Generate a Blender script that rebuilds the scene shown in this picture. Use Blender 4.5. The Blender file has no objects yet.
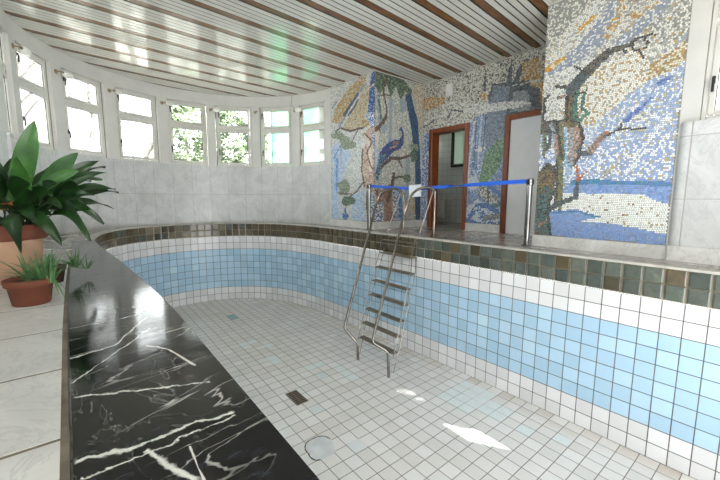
import bpy, bmesh, math, random
import numpy as np
from mathutils import Vector, Matrix, noise
from mathutils.geometry import tessellate_polygon
SC = bpy.context.scene
COL = SC.collection
R = math.radians
random.seed(7)

# ------------------------------------------------------------------ camera, world, sun, exposure
def add_camera():
    f, pitch, yaw, roll, h = 348.0, R(6.9), R(38.7), R(0.2), 0.60
    fw = Vector((math.sin(yaw)*math.cos(pitch), math.cos(yaw)*math.cos(pitch), -math.sin(pitch)))
    r = Vector((math.cos(yaw), -math.sin(yaw), 0)); u = r.cross(fw)
    r2 = r*math.cos(roll) + u*math.sin(roll); u2 = -r*math.sin(roll) + u*math.cos(roll)
    cd = bpy.data.cameras.new('camera'); cam = bpy.data.objects.new('camera', cd); COL.objects.link(cam)
    m = Matrix((r2, u2, -fw)).transposed().to_4x4(); m.translation = (0, 0, h)
    cam.matrix_world = m
    cd.sensor_fit = 'HORIZONTAL'; cd.sensor_width = 36.0; cd.lens = f/720.0*36.0
    cd.clip_start = 0.05; cd.clip_end = 200
    SC.camera = cam
add_camera()
W = bpy.data.worlds.new('world'); SC.world = W; W.use_nodes = True
W.node_tree.nodes['Background'].inputs[0].default_value = (0.95, 0.975, 1.0, 1)
W.node_tree.nodes['Background'].inputs[1].default_value = 3.6
SUN_D = Vector((-0.456, 0.70, -1.0)).normalized()
sd = bpy.data.lights.new('sun', 'SUN'); sd.energy = 16.0; sd.angle = R(0.6); sd.color = (1, 0.97, 0.92)
so = bpy.data.objects.new('sun', sd); COL.objects.link(so)
so.rotation_euler = SUN_D.to_track_quat('-Z', 'Y').to_euler(); so.location = (8, -8, 12)
SC.view_settings.view_transform = 'Standard'; SC.view_settings.look = 'None'
SC.view_settings.exposure = 1.31; SC.view_settings.gamma = 1.0; SC.view_settings.use_curve_mapping = False

# ------------------------------------------------------------------ helpers
def lin(hx):
    o = []
    for i in (0, 2, 4):
        c = int(hx[i:i+2], 16)/255
        o.append(c/12.92 if c <= .04045 else ((c+.055)/1.055)**2.4)
    return (*o, 1.0)

class NT:
    """small node-graph writer"""
    def __init__(s, name):
        s.m = bpy.data.materials.new(name); s.m.use_nodes = True
        s.t = s.m.node_tree; s.b = s.t.nodes['Principled BSDF']
    def n(s, typ, **kw):
        nd = s.t.nodes.new('ShaderNode'+typ)
        for k, v in kw.items(): setattr(nd, k, v)
        return nd
    def put(s, sock, v):
        if hasattr(v, 'is_output'): s.t.links.new(v, sock)
        else: sock.default_value = v
    def math(s, op, a, b=None, c=None):
        nd = s.n('Math', operation=op)
        s.put(nd.inputs[0], a)
        if b is not None: s.put(nd.inputs[1], b)
        if c is not None: s.put(nd.inputs[2], c)
        return nd.outputs[0]
    def mix(s, f, a, b):
        nd = s.n('Mix', data_type='RGBA'); s.put(nd.inputs[0], f); s.put(nd.inputs[6], a); s.put(nd.inputs[7], b)
        return nd.outputs[2]
    def noise(s, vec, scale, detail=4, rough=.55, dist=0):
        nd = s.n('TexNoise'); nd.inputs['Scale'].default_value = scale; nd.inputs['Detail'].default_value = detail
        nd.inputs['Roughness'].default_value = rough; nd.inputs['Distortion'].default_value = dist
        if vec is not None: s.t.links.new(vec, nd.inputs['Vector'])
        return nd.outputs['Fac']
    def white(s, x, y, z=0.0):
        cb = s.n('CombineXYZ'); s.put(cb.inputs[0], x); s.put(cb.inputs[1], y); s.put(cb.inputs[2], z)
        w = s.n('TexWhiteNoise', noise_dimensions='3D'); s.t.links.new(cb.outputs[0], w.inputs[0])
        return w.outputs['Value']
    def ramp(s, f, *stops):
        nd = s.n('ValToRGB'); e = nd.color_ramp.elements
        while len(e) < len(stops): e.new(0.5)
        for el, (p, c) in zip(e, stops): el.position = p; el.color = c if len(c) == 4 else (*c, 1)
        s.put(nd.inputs[0], f); return nd.outputs[0]
    def maprange(s, v, a, b, c=0.0, d=1.0, smooth=False):
        nd = s.n('MapRange'); nd.clamp = True
        if smooth: nd.interpolation_type = 'SMOOTHSTEP'
        s.put(nd.inputs[0], v)
        for i, q in enumerate((a, b, c, d)): nd.inputs[i+1].default_value = q
        return nd.outputs[0]
    def coord(s, kind='Object', scale=(1, 1, 1), rot=(0, 0, 0)):
        tc = s.n('TexCoord'); mp = s.n('Mapping'); mp.inputs['Scale'].default_value = scale; mp.inputs['Rotation'].default_value = rot
        s.t.links.new(tc.outputs[kind], mp.inputs[0]); return mp.outputs[0]
    def sep(s, v):
        nd = s.n('SeparateXYZ'); s.t.links.new(v, nd.inputs[0]); return nd.outputs
    def bump(s, hgt, strength=.3, dist=.01):
        nd = s.n('Bump'); nd.inputs['Strength'].default_value = strength; nd.inputs['Distance'].default_value = dist
        s.put(nd.inputs['Height'], hgt); s.t.links.new(nd.outputs[0], s.b.inputs['Normal'])
    def set(s, color=None, rough=None, metal=None, spec=None):
        if color is not None: s.put(s.b.inputs['Base Color'], color)
        if rough is not None: s.put(s.b.inputs['Roughness'], rough)
        if metal is not None: s.b.inputs['Metallic'].default_value = metal
        if spec is not None: s.b.inputs['Specular IOR Level'].default_value = spec
        return s.m

def simple(name, hx, rough=.5, metal=0.0, var=.12, scale=8.0, bump=0.0, spec=None):
    t = NT(name); c = lin(hx); v = t.coord()
    f = t.noise(v, scale, 5)
    lo = tuple(x*(1-var) for x in c[:3])+(1,); hi = tuple(min(1, x*(1+var)) for x in c[:3])+(1,)
    t.set(t.ramp(f, (.3, lo), (.7, hi)), rough, metal, spec)
    if bump: t.bump(t.noise(v, scale*6, 3), bump, .01)
    return t.m

class MB:
    """collects shapes and links them as ONE mesh object"""
    def __init__(s): s.v = []; s.f = []; s.mi = []; s.sm = []; s.uv = []
    def add(s, vs, fs, mi=0, smooth=False, uvs=None):
        o = len(s.v); s.v += [tuple(p) for p in vs]
        for k, f in enumerate(fs):
            s.f.append(tuple(i+o for i in f)); s.mi.append(mi); s.sm.append(smooth)
            s.uv.append(uvs[k] if uvs else None)
        return s
    def box(s, lo, hi, mi=0, mat=None, ch=0.0):
        x0, y0, z0 = lo; x1, y1, z1 = hi
        if ch:
            c = ch; vs = []
            for z, e in ((z0, c), (z0+c, 0), (z1-c, 0), (z1, c)):
                X0, X1, Y0, Y1 = x0+e, x1-e, y0+e, y1-e; k = c if e == 0 else c*.4
                vs += [(X0+k, Y0, z), (X1-k, Y0, z), (X1, Y0+k, z), (X1, Y1-k, z), (X1-k, Y1, z), (X0+k, Y1, z), (X0, Y1-k, z), (X0, Y0+k, z)]
            fs = [tuple(range(7, -1, -1)), tuple(range(24, 32))]
            for l in range(3):
                for k in range(8): fs.append((l*8+k, l*8+(k+1) % 8, l*8+8+(k+1) % 8, l*8+8+k))
        else:
            vs = [(x0, y0, z0), (x1, y0, z0), (x1, y1, z0), (x0, y1, z0), (x0, y0, z1), (x1, y0, z1), (x1, y1, z1), (x0, y1, z1)]
            fs = [(3, 2, 1, 0), (4, 5, 6, 7), (0, 1, 5, 4), (1, 2, 6, 5), (2, 3, 7, 6), (3, 0, 4, 7)]
        if mat is not None: vs = [mat @ Vector(p) for p in vs]
        return s.add(vs, fs, mi)
    def prism(s, pts, z0, z1, mi=0, mtop=None):
        n = len(pts); vs = [(x, y, z0) for x, y in pts]+[(x, y, z1) for x, y in pts]
        tri = tessellate_polygon([[Vector((x, y, 0)) for x, y in pts]])
        a2 = sum(pts[i][0]*pts[(i+1) % n][1]-pts[(i+1) % n][0]*pts[i][1] for i in range(n))
        tops = []
        for t in tri:
            (ax, ay), (bx, by), (cx, cy) = (pts[i] for i in t)
            tops.append(t if (bx-ax)*(cy-ay)-(by-ay)*(cx-ax) > 0 else (t[0], t[2], t[1]))
        s.add(vs, [(a+n, b+n, c+n) for a, b, c in tops], mi if mtop is None else mtop)
        o = len(s.v)-2*n
        for a, b, c in tops: s.f.append((o+c, o+b, o+a)); s.mi.append(mi); s.sm.append(False); s.uv.append(None)
        for i in range(n):
            j = (i+1) % n; q = (o+i, o+j, o+j+n, o+i+n) if a2 > 0 else (o+j, o+i, o+i+n, o+j+n)
            s.f.append(q); s.mi.append(mi); s.sm.append(False); s.uv.append(None)
        return s
    def tube(s, pts, r, n=10, mi=0, caps=True):
        P = [Vector(p) for p in pts]; m = len(P); rr = r if isinstance(r, (list, tuple)) else [r]*m
        T = [(P[min(i+1, m-1)]-P[max(i-1, 0)]).normalized() for i in range(m)]
        a = Vector((0, 0, 1)) if abs(T[0].z) < .9 else Vector((1, 0, 0)); N = (a-T[0]*a.dot(T[0])).normalized()
        vs = []
        for i in range(m):
            N = (N-T[i]*N.dot(T[i])).normalized(); B = T[i].cross(N)
            for k in range(n):
                w = 2*math.pi*k/n; vs.append(P[i]+(N*math.cos(w)+B*math.sin(w))*rr[i])
        fs = [(i*n+k, i*n+(k+1) % n, (i+1)*n+(k+1) % n, (i+1)*n+k) for i in range(m-1) for k in range(n)]
        s.add(vs, fs, mi, True)
        if caps: s.add(vs[:n], [tuple(range(n-1, -1, -1))], mi); s.add(vs[-n:], [tuple(range(n))], mi)
        return s
    def lathe(s, prof, c=(0, 0, 0), n=24, mi=0, mat=None):
        vs = []
        for r, z in prof:
            for k in range(n):
                w = 2*math.pi*k/n; p = Vector((r*math.cos(w), r*math.sin(w), z))
                if mat is not None: p = mat @ p
                vs.append(p+Vector(c))
        fs = [(i*n+k, i*n+(k+1) % n, (i+1)*n+(k+1) % n, (i+1)*n+k) for i in range(len(prof)-1) for k in range(n)]
        return s.add(vs, fs, mi, True)
    def build(s, name, mats, parent=None, kind=None):
        me = bpy.data.meshes.new(name); me.from_pydata(s.v, [], s.f); me.update()
        mats = mats if isinstance(mats, (list, tuple)) else [mats]
        for m in mats: me.materials.append(m)
        me.polygons.foreach_set('material_index', s.mi); me.polygons.foreach_set('use_smooth', s.sm)
        if any(u is not None for u in s.uv):
            l = me.uv_layers.new(name='uv'); k = 0
            for f, u in zip(s.f, s.uv):
                for i in range(len(f)):
                    l.data[k].uv = u[i] if u else (0, 0); k += 1
        me.update()
        o = bpy.data.objects.new(name, me); COL.objects.link(o)
        if parent: o.parent = parent; o.matrix_parent_inverse = Matrix.Translation(-Vector(parent.location)) if parent.type == 'EMPTY' and parent.rotation_euler.z == 0 else Matrix()
        if kind: o['kind'] = kind
        return o

def tag(o, label, cat, group=None, kind=None):
    o['label'] = label; o['category'] = cat
    if group: o['group'] = group
    if kind: o['kind'] = kind
    return o
def thing(name, label, cat, loc=(0, 0, 0), group=None):
    o = bpy.data.objects.new(name, None); COL.objects.link(o); o.location = loc; o.empty_display_size = .1
    return tag(o, label, cat, group)
def struct_empty(name, loc=(0, 0, 0)):
    o = bpy.data.objects.new(name, None); COL.objects.link(o); o.location = loc; o['kind'] = 'structure'; return o
def smooth_path(ctrl, n=8):
    P = [Vector(p) for p in ctrl]; out = []
    for i in range(len(P)-1):
        a, b, c, d = P[max(i-1, 0)], P[i], P[i+1], P[min(i+2, len(P)-1)]
        for k in range(n):
            t = k/n
            out.append(.5*((2*b)+(c-a)*t+(2*a-5*b+4*c-d)*t*t+(3*b-a-3*c+d)*t**3))
    out.append(P[-1]); return out
def fillet(pts, r, n=5):
    """polyline with rounded corners"""
    P = [Vector(p) for p in pts]; out = [P[0]]
    for i in range(1, len(P)-1):
        a, b, c = P[i-1], P[i], P[i+1]; d1 = (a-b); d2 = (c-b); q = min(r, d1.length*.45, d2.length*.45)
        p1 = b+d1.normalized()*q; p2 = b+d2.normalized()*q
        for k in range(n+1):
            t = k/n; out.append(p1*(1-t)**2+b*2*t*(1-t)+p2*t*t)
    out.append(P[-1]); return out

# ------------------------------------------------------------------ materials
TS = 0.155
def tile_wall_mat():
    t = NT('pool wall tile'); uv = t.coord('UV'); x, y, _ = t.sep(uv)
    def wob(v, w): return t.math('ADD', v, t.math('MULTIPLY', t.math('SUBTRACT', t.noise(uv, .9, 2), .5), w))
    fx = t.math('FRACT', x); fy = t.math('FRACT', y)
    d = t.math('MINIMUM', t.math('MINIMUM', fx, t.math('SUBTRACT', 1, fx)), t.math('MINIMUM', fy, t.math('SUBTRACT', 1, fy)))
    g = t.maprange(d, .018, .036)
    ix, iy = t.math('FLOOR', x), t.math('FLOOR', y); rnd = t.white(ix, iy)
    blue = t.math('MULTIPLY', t.math('GREATER_THAN', iy, 1.5), t.math('LESS_THAN', iy, 7.5))
    wc = t.ramp(rnd, (0, lin('d3d2d2')), (.6, lin('d8d8d8')), (1, lin('dfdfdf')))
    bc = t.ramp(rnd, (0, lin('a2c1d6')), (.5, lin('a7c5d9')), (.96, lin('abc9dc')), (1, lin('b8d3dd')))
    c = t.mix(blue, wc, bc)
    st = t.noise(t.coord(), 1.3, 5); c = t.mix(t.maprange(st, .55, .8, 0, .14), c, lin('c9c4b4'))
    grout = t.mix(t.noise(t.coord(), 2.2, 3), lin('38352f'), lin('76726b'))
    t.set(t.mix(g, grout, c), t.mix(g, (.8,)*3+(1,), t.mix(rnd, (.2,)*3+(1,), (.34,)*3+(1,))))
    t.bump(t.math('ADD', g, t.math('MULTIPLY', rnd, .25)), .35, .004); return t.m
def tile_floor_mat():
    t = NT('pool floor tile'); o = t.coord(); x, y, _ = t.sep(o)
    wx = t.math('MULTIPLY', t.math('SUBTRACT', t.noise(o, .8, 1), .5), .03)
    X = t.math('DIVIDE', t.math('ADD', t.math('ADD', x, wx), -.052), TS); Y = t.math('DIVIDE', t.math('ADD', t.math('ADD', y, wx), -.112), TS)
    fx = t.math('FRACT', X); fy = t.math('FRACT', Y)
    d = t.math('MINIMUM', t.math('MINIMUM', fx, t.math('SUBTRACT', 1, fx)), t.math('MINIMUM', fy, t.math('SUBTRACT', 1, fy)))
    g = t.maprange(d, .014, .034)
    ix, iy = t.math('FLOOR', X), t.math('FLOOR', Y); rnd = t.white(ix, iy); r2 = t.white(ix, iy, 3.7)
    c = t.ramp(rnd, (0, lin('dfddd9')), (.35, lin('e5e3e0')), (.75, lin('e8e7e4')), (.975, lin('ebeae8')), (1, lin('eef1f1')))
    far = t.math('MULTIPLY', t.maprange(y, 3.5, 7.5, 0, 1, True), t.maprange(t.noise(o, .55, 3), .3, .6))
    c = t.mix(t.math('MULTIPLY', far, .55), c, lin('d6cab6'))
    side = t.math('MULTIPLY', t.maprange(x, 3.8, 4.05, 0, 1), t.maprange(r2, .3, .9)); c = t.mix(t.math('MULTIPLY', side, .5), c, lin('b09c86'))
    c = t.mix(t.maprange(t.noise(o, 2.2, 6, .65), .5, .72, 0, .2), c, lin('bdb6ab'))
    grout = t.mix(t.noise(o, 1.6, 3), lin('56524b'), lin('9a958c'))
    t.set(t.mix(g, grout, c), t.mix(g, (.8,)*3+(1,), t.mix(r2, (.28,)*3+(1,), (.48,)*3+(1,))))
    t.bump(t.math('ADD', g, t.math('MULTIPLY', rnd, .3)), .35, .004); return t.m
def marble_white(name, joints=None, lo='b9b8b4', hi='dcdcda', rough=.3, jc='8f8c86'):
    t = NT(name); o = t.coord()
    n1 = t.noise(o, 2.3, 8, .62, 1.2); n2 = t.noise(t.coord('Object', (1, 1, .6), (0.3, .2, .5)), 4.5, 6, .6, 2.0)
    c = t.ramp(n1, (.3, lin(lo)), (.62, lin(hi)))
    vein = t.maprange(t.math('ABSOLUTE', t.math('SUBTRACT', n2, .5)), 0, .03, 1, 0)
    c = t.mix(t.math('MULTIPLY', vein, .28), c, lin('8f908f'))
    if joints:
        uv = t.coord('UV'); x, y, _ = t.sep(uv); fx = t.math('FRACT', x); fy = t.math('FRACT', y)
        wx, wy = joints
        g = t.math('MINIMUM', t.maprange(t.math('MINIMUM', fx, t.math('SUBTRACT', 1, fx)), wx*.5, wx), t.maprange(t.math('MINIMUM', fy, t.math('SUBTRACT', 1, fy)), wy*.5, wy))
        rnd = t.white(t.math('FLOOR', x), t.math('FLOOR', y)); c = t.mix(t.math('MULTIPLY', rnd, .22), c, lin('a9a9a7'))
        c = t.mix(g, lin(jc), c); t.bump(g, .25, .004)
    return t.set(c, rough)
def black_marble():
    t = NT('black veined marble'); o = t.coord('Object', (1, 1, 1), (0, 0, R(-14)))
    def vein(sx, sy, sc, w, det, dist, off):
        mp = t.n('Mapping'); mp.inputs['Scale'].default_value = (sx, sy, 1); mp.inputs['Location'].default_value = (off, off*.7, 0)
        t.t.links.new(o, mp.inputs[0]); n = t.noise(mp.outputs[0], sc, det, .5, dist)
        return t.maprange(t.math('ABSOLUTE', t.math('SUBTRACT', n, .5)), w*.25, w, 1, 0)
    a = vein(.9, 3.2, 1.0, .014, 3, .35, 3.1); b = vein(1.1, 3.6, 2.0, .010, 4, .6, 9.4); e = vein(3.5, 1.6, 1.6, .007, 5, 1.2, 5.2)
    m1 = t.maprange(t.noise(o, 3.2, 3), .42, .6); m2 = t.maprange(t.noise(t.coord('Object', (1, 1, 1), (0, 0, 1)), 2.4, 3), .45, .62)
    v = t.math('MAXIMUM', t.math('MULTIPLY', t.math('MULTIPLY', b, m1), .6), t.math('MULTIPLY', t.math('MULTIPLY', e, m2), .2))
    VE = [(0.006, [(-0.053, 1.286), (0.076, 1.232), (0.224, 1.158), (0.284, 1.134)]), (0.009, [(-0.044, 0.97), (0.049, 0.937), (0.175, 0.938), (0.285, 0.926)]), (0.004, [(-0.039, 0.897), (0.096, 0.891), (0.289, 0.906)]), (0.011, [(0.081, 0.903), (0.114, 0.818), (0.148, 0.742)]), (0.006, [(-0.068, 1.625), (0.068, 1.662), (0.22, 1.977)]), (0.006, [(0.169, 1.583), (0.231, 1.487), (0.278, 1.284)]), (0.003, [(0.164, 0.858), (0.162, 0.773), (0.163, 0.73)]), (0.004, [(-0.06, 1.398), (0.014, 1.511), (0.207, 1.784)]), (0.004, [(-0.077, 2.008), (0.072, 2.021), (0.199, 2.05)])]
    px, py, _ = t.sep(t.coord()); wb = t.math('MULTIPLY', t.math('SUBTRACT', t.noise(t.coord(), 7, 8, .72), .5), .085)
    py = t.math('ADD', py, wb); thin = t.maprange(t.noise(t.coord(), 17, 5, .7), .32, .66, .12, 1.5)
    for w, q in VE:
        for (ax, ay), (bx_, by_) in zip(q, q[1:]):
            dx, dy = bx_-ax, by_-ay; L2 = dx*dx+dy*dy
            rx, ry = t.math('SUBTRACT', px, ax), t.math('SUBTRACT', py, ay)
            k = t.n('Clamp'); t.t.links.new(t.math('DIVIDE', t.math('ADD', t.math('MULTIPLY', rx, dx), t.math('MULTIPLY', ry, dy)), L2), k.inputs[0]); k = k.outputs[0]
            ex, ey = t.math('SUBTRACT', rx, t.math('MULTIPLY', k, dx)), t.math('SUBTRACT', ry, t.math('MULTIPLY', k, dy))
            dd = t.math('SQRT', t.math('ADD', t.math('MULTIPLY', ex, ex), t.math('MULTIPLY', ey, ey)))
            v = t.math('MAXIMUM', v, t.maprange(t.math('DIVIDE', dd, thin), w*.35, w, 1, 0))
    base = t.ramp(t.noise(o, 5, 6, .7), (.35, lin('0b0c0e')), (.7, lin('1f201f')))
    blue_sheen = t.maprange(t.noise(t.coord('Object', (2, 5, 1), (0, 0, R(-14))), 4, 8, .75), .54, .75, 0, .22)  # worn streaks with the windows' bluish reflection mixed into the colour
    c = t.mix(blue_sheen, base, lin('6c7688')); c = t.mix(v, c, lin('dcdcd6'))
    rr = t.maprange(t.noise(t.coord('Object', (2, 12, 1), (0, 0, R(-14))), 2.0, 6, .7), .35, .75, .04, .2)
    m = t.set(c, rr, spec=.5); t.bump(t.noise(t.coord('Object', (3, 14, 1), (0, 0, R(-10))), 4, 5, .6), .03, .01); return m
def attr_mat(name, rough, spec=None, bump=0):
    t = NT(name); a = t.n('Attribute'); a.attribute_name = 'tint'
    cc = a.outputs['Color']
    if bump: cc = t.mix(t.maprange(t.noise(t.coord(), 16, 6, .7), .4, .7, 0, .55), cc, lin('2f332b')); cc = t.mix(t.maprange(t.noise(t.coord(), 11, 5, .7), .6, .75, 0, .5), cc, lin('8f8a7a'))
    t.set(cc, rough, spec=spec)
    if bump: t.bump(t.noise(t.coord(), 30, 5), bump, .01)
    return t.m
def glass_mat(name, frost=False):
    t = NT(name); nt = t.t; out = nt.nodes['Material Output']; nt.nodes.remove(t.b)
    if frost:
        a = t.n('BsdfTranslucent'); a.inputs[0].default_value = lin('747d76')
    else:
        a = t.n('BsdfTransparent'); a.inputs[0].default_value = (.96, .98, .97, 1)
    g = t.n('BsdfGlossy'); g.inputs['Roughness'].default_value = .25 if frost else .02
    lw = t.n('LayerWeight'); lw.inputs[0].default_value = .35; m = t.n('MixShader')
    nt.links.new(t.math('MULTIPLY', lw.outputs['Fresnel'], .6), m.inputs[0]); nt.links.new(a.outputs[0], m.inputs[1]); nt.links.new(g.outputs[0], m.inputs[2])
    nt.links.new(m.outputs[0], out.inputs[0]); return t.m
def slat_mat():
    t = NT('white lacquered slat'); o = t.coord('Object', (.3, 30, 1))
    return t.set(t.ramp(t.noise(o, 1.5, 3), (.3, lin('cdccc4')), (.7, lin('dddcd4'))), .11, spec=.6)
def wood_mat(name, a, b, rough, sc=(2, 40, 8)):
    t = NT(name); n = t.noise(t.coord('Object', sc), 1.6, 6, .65, .6)
    return t.set(t.ramp(n, (.25, lin(a)), (.75, lin(b))), rough)
def floor_marble():
    t = NT('polished brown grey marble'); o = t.coord(); n = t.noise(o, 2.6, 8, .65, .8)
    c = t.ramp(n, (.3, lin('857e77')), (.55, lin('a69f98')), (.75, lin('c4beb7')))
    x, y, _ = t.sep(o); fx = t.math('FRACT', t.math('DIVIDE', x, .5)); fy = t.math('FRACT', t.math('DIVIDE', y, .5))
    g = t.maprange(t.math('MINIMUM', t.math('MINIMUM', fx, t.math('SUBTRACT', 1, fx)), t.math('MINIMUM', fy, t.math('SUBTRACT', 1, fy))), .004, .008)
    return t.set(t.mix(g, lin('4a4540'), c), t.maprange(t.noise(o, 6, 4), .3, .7, .12, .3), spec=.6)
def leaf_mat(name, a, b, rough=.38):
    t = NT(name); t.set(t.ramp(t.noise(t.coord(), 9, 4), (.3, lin(a)), (.7, lin(b))), rough)
    t.b.inputs['Transmission Weight'].default_value = 0.0; return t.m
M = dict(
    pooltile=tile_wall_mat(), poolfloor=tile_floor_mat(),
    dado=marble_white('white marble cladding', (.012, .008), 'bdbebc', 'd5d6d5', .33, 'a5a49f'), plinth=marble_white('white marble plinth', None, 'c9c8c4', 'e2e1de'),
    slab=marble_white('worn white marble slab', None, 'c4c4c1', 'dbdbd8', .28), black=black_marble(), walk=floor_marble(),
    plaster=simple('white plaster', 'd6d5d0', .7, 0, .05, 3, .06), frame=simple('white painted frame', 'd9d7d0', .42, 0, .06, 6),
    glass=glass_mat('window glass'), frost=glass_mat('frosted glass', True), seal=simple('dark window seal', '6b655b', .8), black_metal=simple('black metal', '1c1c1c', .4), slat=slat_mat(),
    beam=wood_mat('brown wood strip', '4a301c', '8f653e', .22, (3, 14, 6)), void=simple('dark gap', '1a1712', .9),
    door=wood_mat('red brown varnished wood', '642b15', '94502a', .35, (12, 12, 2)), leafwhite=simple('white door paint', 'e6e7e8', .4, 0, .03), darkwood=simple('dark stained wood', '2b201a', .5),
    steel=simple('worn stainless steel', '8d877e', .27, 1.0, .25, 14), tread=simple('grimy steel tread', '8a7f70', .42, .8, .25, 20), chrome=simple('brushed chrome', '8d8d8b', .22, 1.0, .08, 10),
    belt=simple('blue belt webbing', '1d5fd0', .55, 0, .08, 20), paper=simple('white paper', 'e6ecf0', .8, 0, .02), rubber=simple('black rubber', '16130f', .7),
    tess=attr_mat('mosaic tesserae', .3), grout=simple('grey mosaic grout', '8f8d86', .9, 0, .15, 20), glaze=attr_mat('glazed border tile', .22, .6, .12), beddingm=simple('beige mortar', 'a09480', .9, 0, .25, 5, .3),
    lip=simple('grey stone lip', 'b5b1a8', .5, 0, .2, 6), terra=simple('terracotta', '74402c', .75, 0, .22, 7, .1), terra_pale=simple('faded terracotta', 'c09a7e', .8, 0, .14, 5, .1), terra_dark=simple('brown plastic pot', '4a3328', .6),
    soil=simple('potting soil', '2c211a', .95, 0, .4, 30, .5), gravel=simple('pale gravel', '8d8478', .9, 0, .6, 40, .6),
    leaf=leaf_mat('dark glossy leaf', '11260f', '26481f', .28), leaf_pale=leaf_mat('fresh green leaf', '234a20', '3d6b30', .34), leaf_bright=leaf_mat('young bright leaf', '2a5422', '487a34', .34), petiole=leaf_mat('leaf stalk', '2c3a20', '55663a', .5), spiky=leaf_mat('spiky leaf', '3a5f38', '6f9560', .45), dead=simple('dry orange leaf', 'b4643c', .7),
    globe=simple('opal glass', 'e9e8e2', .22, 0, .02), brass=simple('tarnished beige bracket', '9a8a70', .45, .3), castiron=simple('cast iron grate', '75695c', .55, .3), cement=simple('cement patch', 'd4d8d9', .85, 0, .14, 9, .25), crack=simple('dark crack filler', '3c3a37', .9),
    newtile=simple('pale replacement tile', 'e2eae9', .3, 0, .04, 14), whitetile=simple('bright white tile', 'e6ecec', .25, 0, .02), bluetile=simple('pale blue glass tile', 'a9c8c6', .2, 0, .1, 20), roomtile=None,
    enamel=simple('white radiator enamel', 'd2d0c6', .4), plastic=simple('white plastic', 'e2e1dc', .4), cable=simple('grey cable', '6a665f', .6),
    bark=simple('tree bark', '7c7770', .9, 0, .3, 12, .4), bush=leaf_mat('evergreen foliage', '4a5a40', '7f8d6c', .6), net=simple('pale green facade', '4d8a66', .7, 0, .05, 2), netdark=simple('dark green post', '2f6a58', .6), ground=simple('pale gravel ground', 'b5b2aa', .95, 0, .15, 1.5), pale=simple('pale sheet', 'dcefe2', .6),
)
def room_tile():
    t = NT('white wall tile'); o = t.coord(); x, y, z = t.sep(o)
    d = None
    for q in (x, y, z):
        f = t.math('FRACT', t.math('DIVIDE', t.math('ADD', q, .031), .15)); m = t.math('MINIMUM', f, t.math('SUBTRACT', 1, f)); d = m if d is None else t.math('MINIMUM', d, m)
    return t.set(t.mix(t.maprange(d, .01, .025), lin('8f8f8c'), lin('cfcfcb')), .25)
M['roomtile'] = room_tile()

# ------------------------------------------------------------------ plan of the room
CZ = 2.95
CC = (1.9, 6.2); CR = 2.51
def circ(th, r=CR): return (CC[0]+r*math.cos(R(th)), CC[1]+r*math.sin(R(th)))
FL = [(-.61, 6.2), (-.61, 5.2), (-1.25, 4.6), (-1.25, 3.5)]
def flare(t):
    a, b, c, d = (Vector(p) for p in FL); p = a*(1-t)**3+b*3*t*(1-t)**2+c*3*t*t*(1-t)+d*t**3; return (p.x, p.y)
BACK = -3.0
# boundary of the room, counter-clockwise from the back right corner
def far_curve(a0=6.5, a1=180, step=2.4):
    n = int(round((a1-a0)/step)); return [circ(a0+(a1-a0)*i/n) for i in range(n+1)]
ROOM = [(4.66, BACK), (4.66, .79), (5.8, .79), (5.8, 5.12), (4.45, 5.12), (4.395, 6.48)]+far_curve()[0:]+[flare(t/8) for t in range(1, 9)]+[(-1.25, BACK)]
# pool outline
PC = [(.34, -1.3), (.34, -.4), (.34, 1.2), (.33, 2.3), (.25, 3.8), (.14, 5.3), (.12, 6.4), (.3, 7.4), (.72, 8.1), (1.32, 8.46), (2.0, 8.56), (2.62, 8.44), (3.16, 8.1), (3.58, 7.55), (3.82, 6.85), (3.93, 6.0), (4.02, 4.2), (4.07, 2.4), (4.07, .9), (4.07, -.4), (4.07, -1.3)]
pool = [p for p in smooth_path([(x, y, 0) for x, y in PC], 14)]
pool = [(p.x, p.y) for p in pool]
def offset(path, d):
    out = []
    for i, p in enumerate(path):
        a = path[max(i-1, 0)]; b = path[min(i+1, len(path)-1)]; tx, ty = b[0]-a[0], b[1]-a[1]; l = math.hypot(tx, ty) or 1
        out.append((p[0]-ty/l*d, p[1]+tx/l*d))
    return out
def arclen(path):
    s = [0]
    for a, b in zip(path, path[1:]): s.append(s[-1]+math.hypot(b[0]-a[0], b[1]-a[1]))
    return s
DEPTH = -12*TS

# ------------------------------------------------------------------ the room shell
def strip_wall(mb, path, z0, z1, th, mi=0, us=1.0, vs=1.0, u0=0.0):
    """solid wall of thickness th standing outside PATH (room on its left-hand side when counter-clockwise)"""
    o = offset(path, -th); s = arclen(path); n = len(path)
    for i in range(n-1):
        a, b, c, d = path[i], path[i+1], o[i+1], o[i]
        V = [(*a, z0), (*b, z0), (*b, z1), (*a, z1), (*d, z0), (*c, z0), (*c, z1), (*d, z1)]
        ua, ub = u0+s[i]/us, u0+s[i+1]/us; va, vb = z0/vs, z1/vs
        F = [(1, 0, 3, 2), (2, 3, 7, 6), (4, 5, 6, 7), (0, 1, 5, 4)]
        U = [[(ub, va), (ua, va), (ua, vb), (ub, vb)], [(ub, .5), (ua, .5), (ua, .5), (ub, .5)], [(ua, .5)]*4, [(ua, .5)]*4]
        if i == 0: F.append((0, 4, 7, 3)); U.append([(.5, .5)]*4)
        if i == n-2: F.append((5, 1, 2, 6)); U.append([(.5, .5)]*4)
        mb.add(V, F, mi, False, U)
WT = 1.335      # top of the marble cladding
WH = 2.71       # top of the windows
TH = [19.9, 42.4, 64.9, 87.5, 110.0, 133.0, 156.4, 179.5]; HALF = 9.2
mb = MB()
strip_wall(mb, far_curve(6.5, 190, 2.3), -.05, WT, .22, 0, .39, .67)
strip_wall(mb, far_curve(6.5, 190, 2.3), WH, CZ+.05, .22, 1)
edges = [6.5]
for t in TH: edges += [t-HALF, t+HALF]
for a, b in zip(edges[0::2], edges[1::2]):
    n = max(2, int((b-a)/2)); strip_wall(mb, [circ(a+(b-a)*i/n) for i in range(n+1)], WT, WH, .22, 1)
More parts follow.
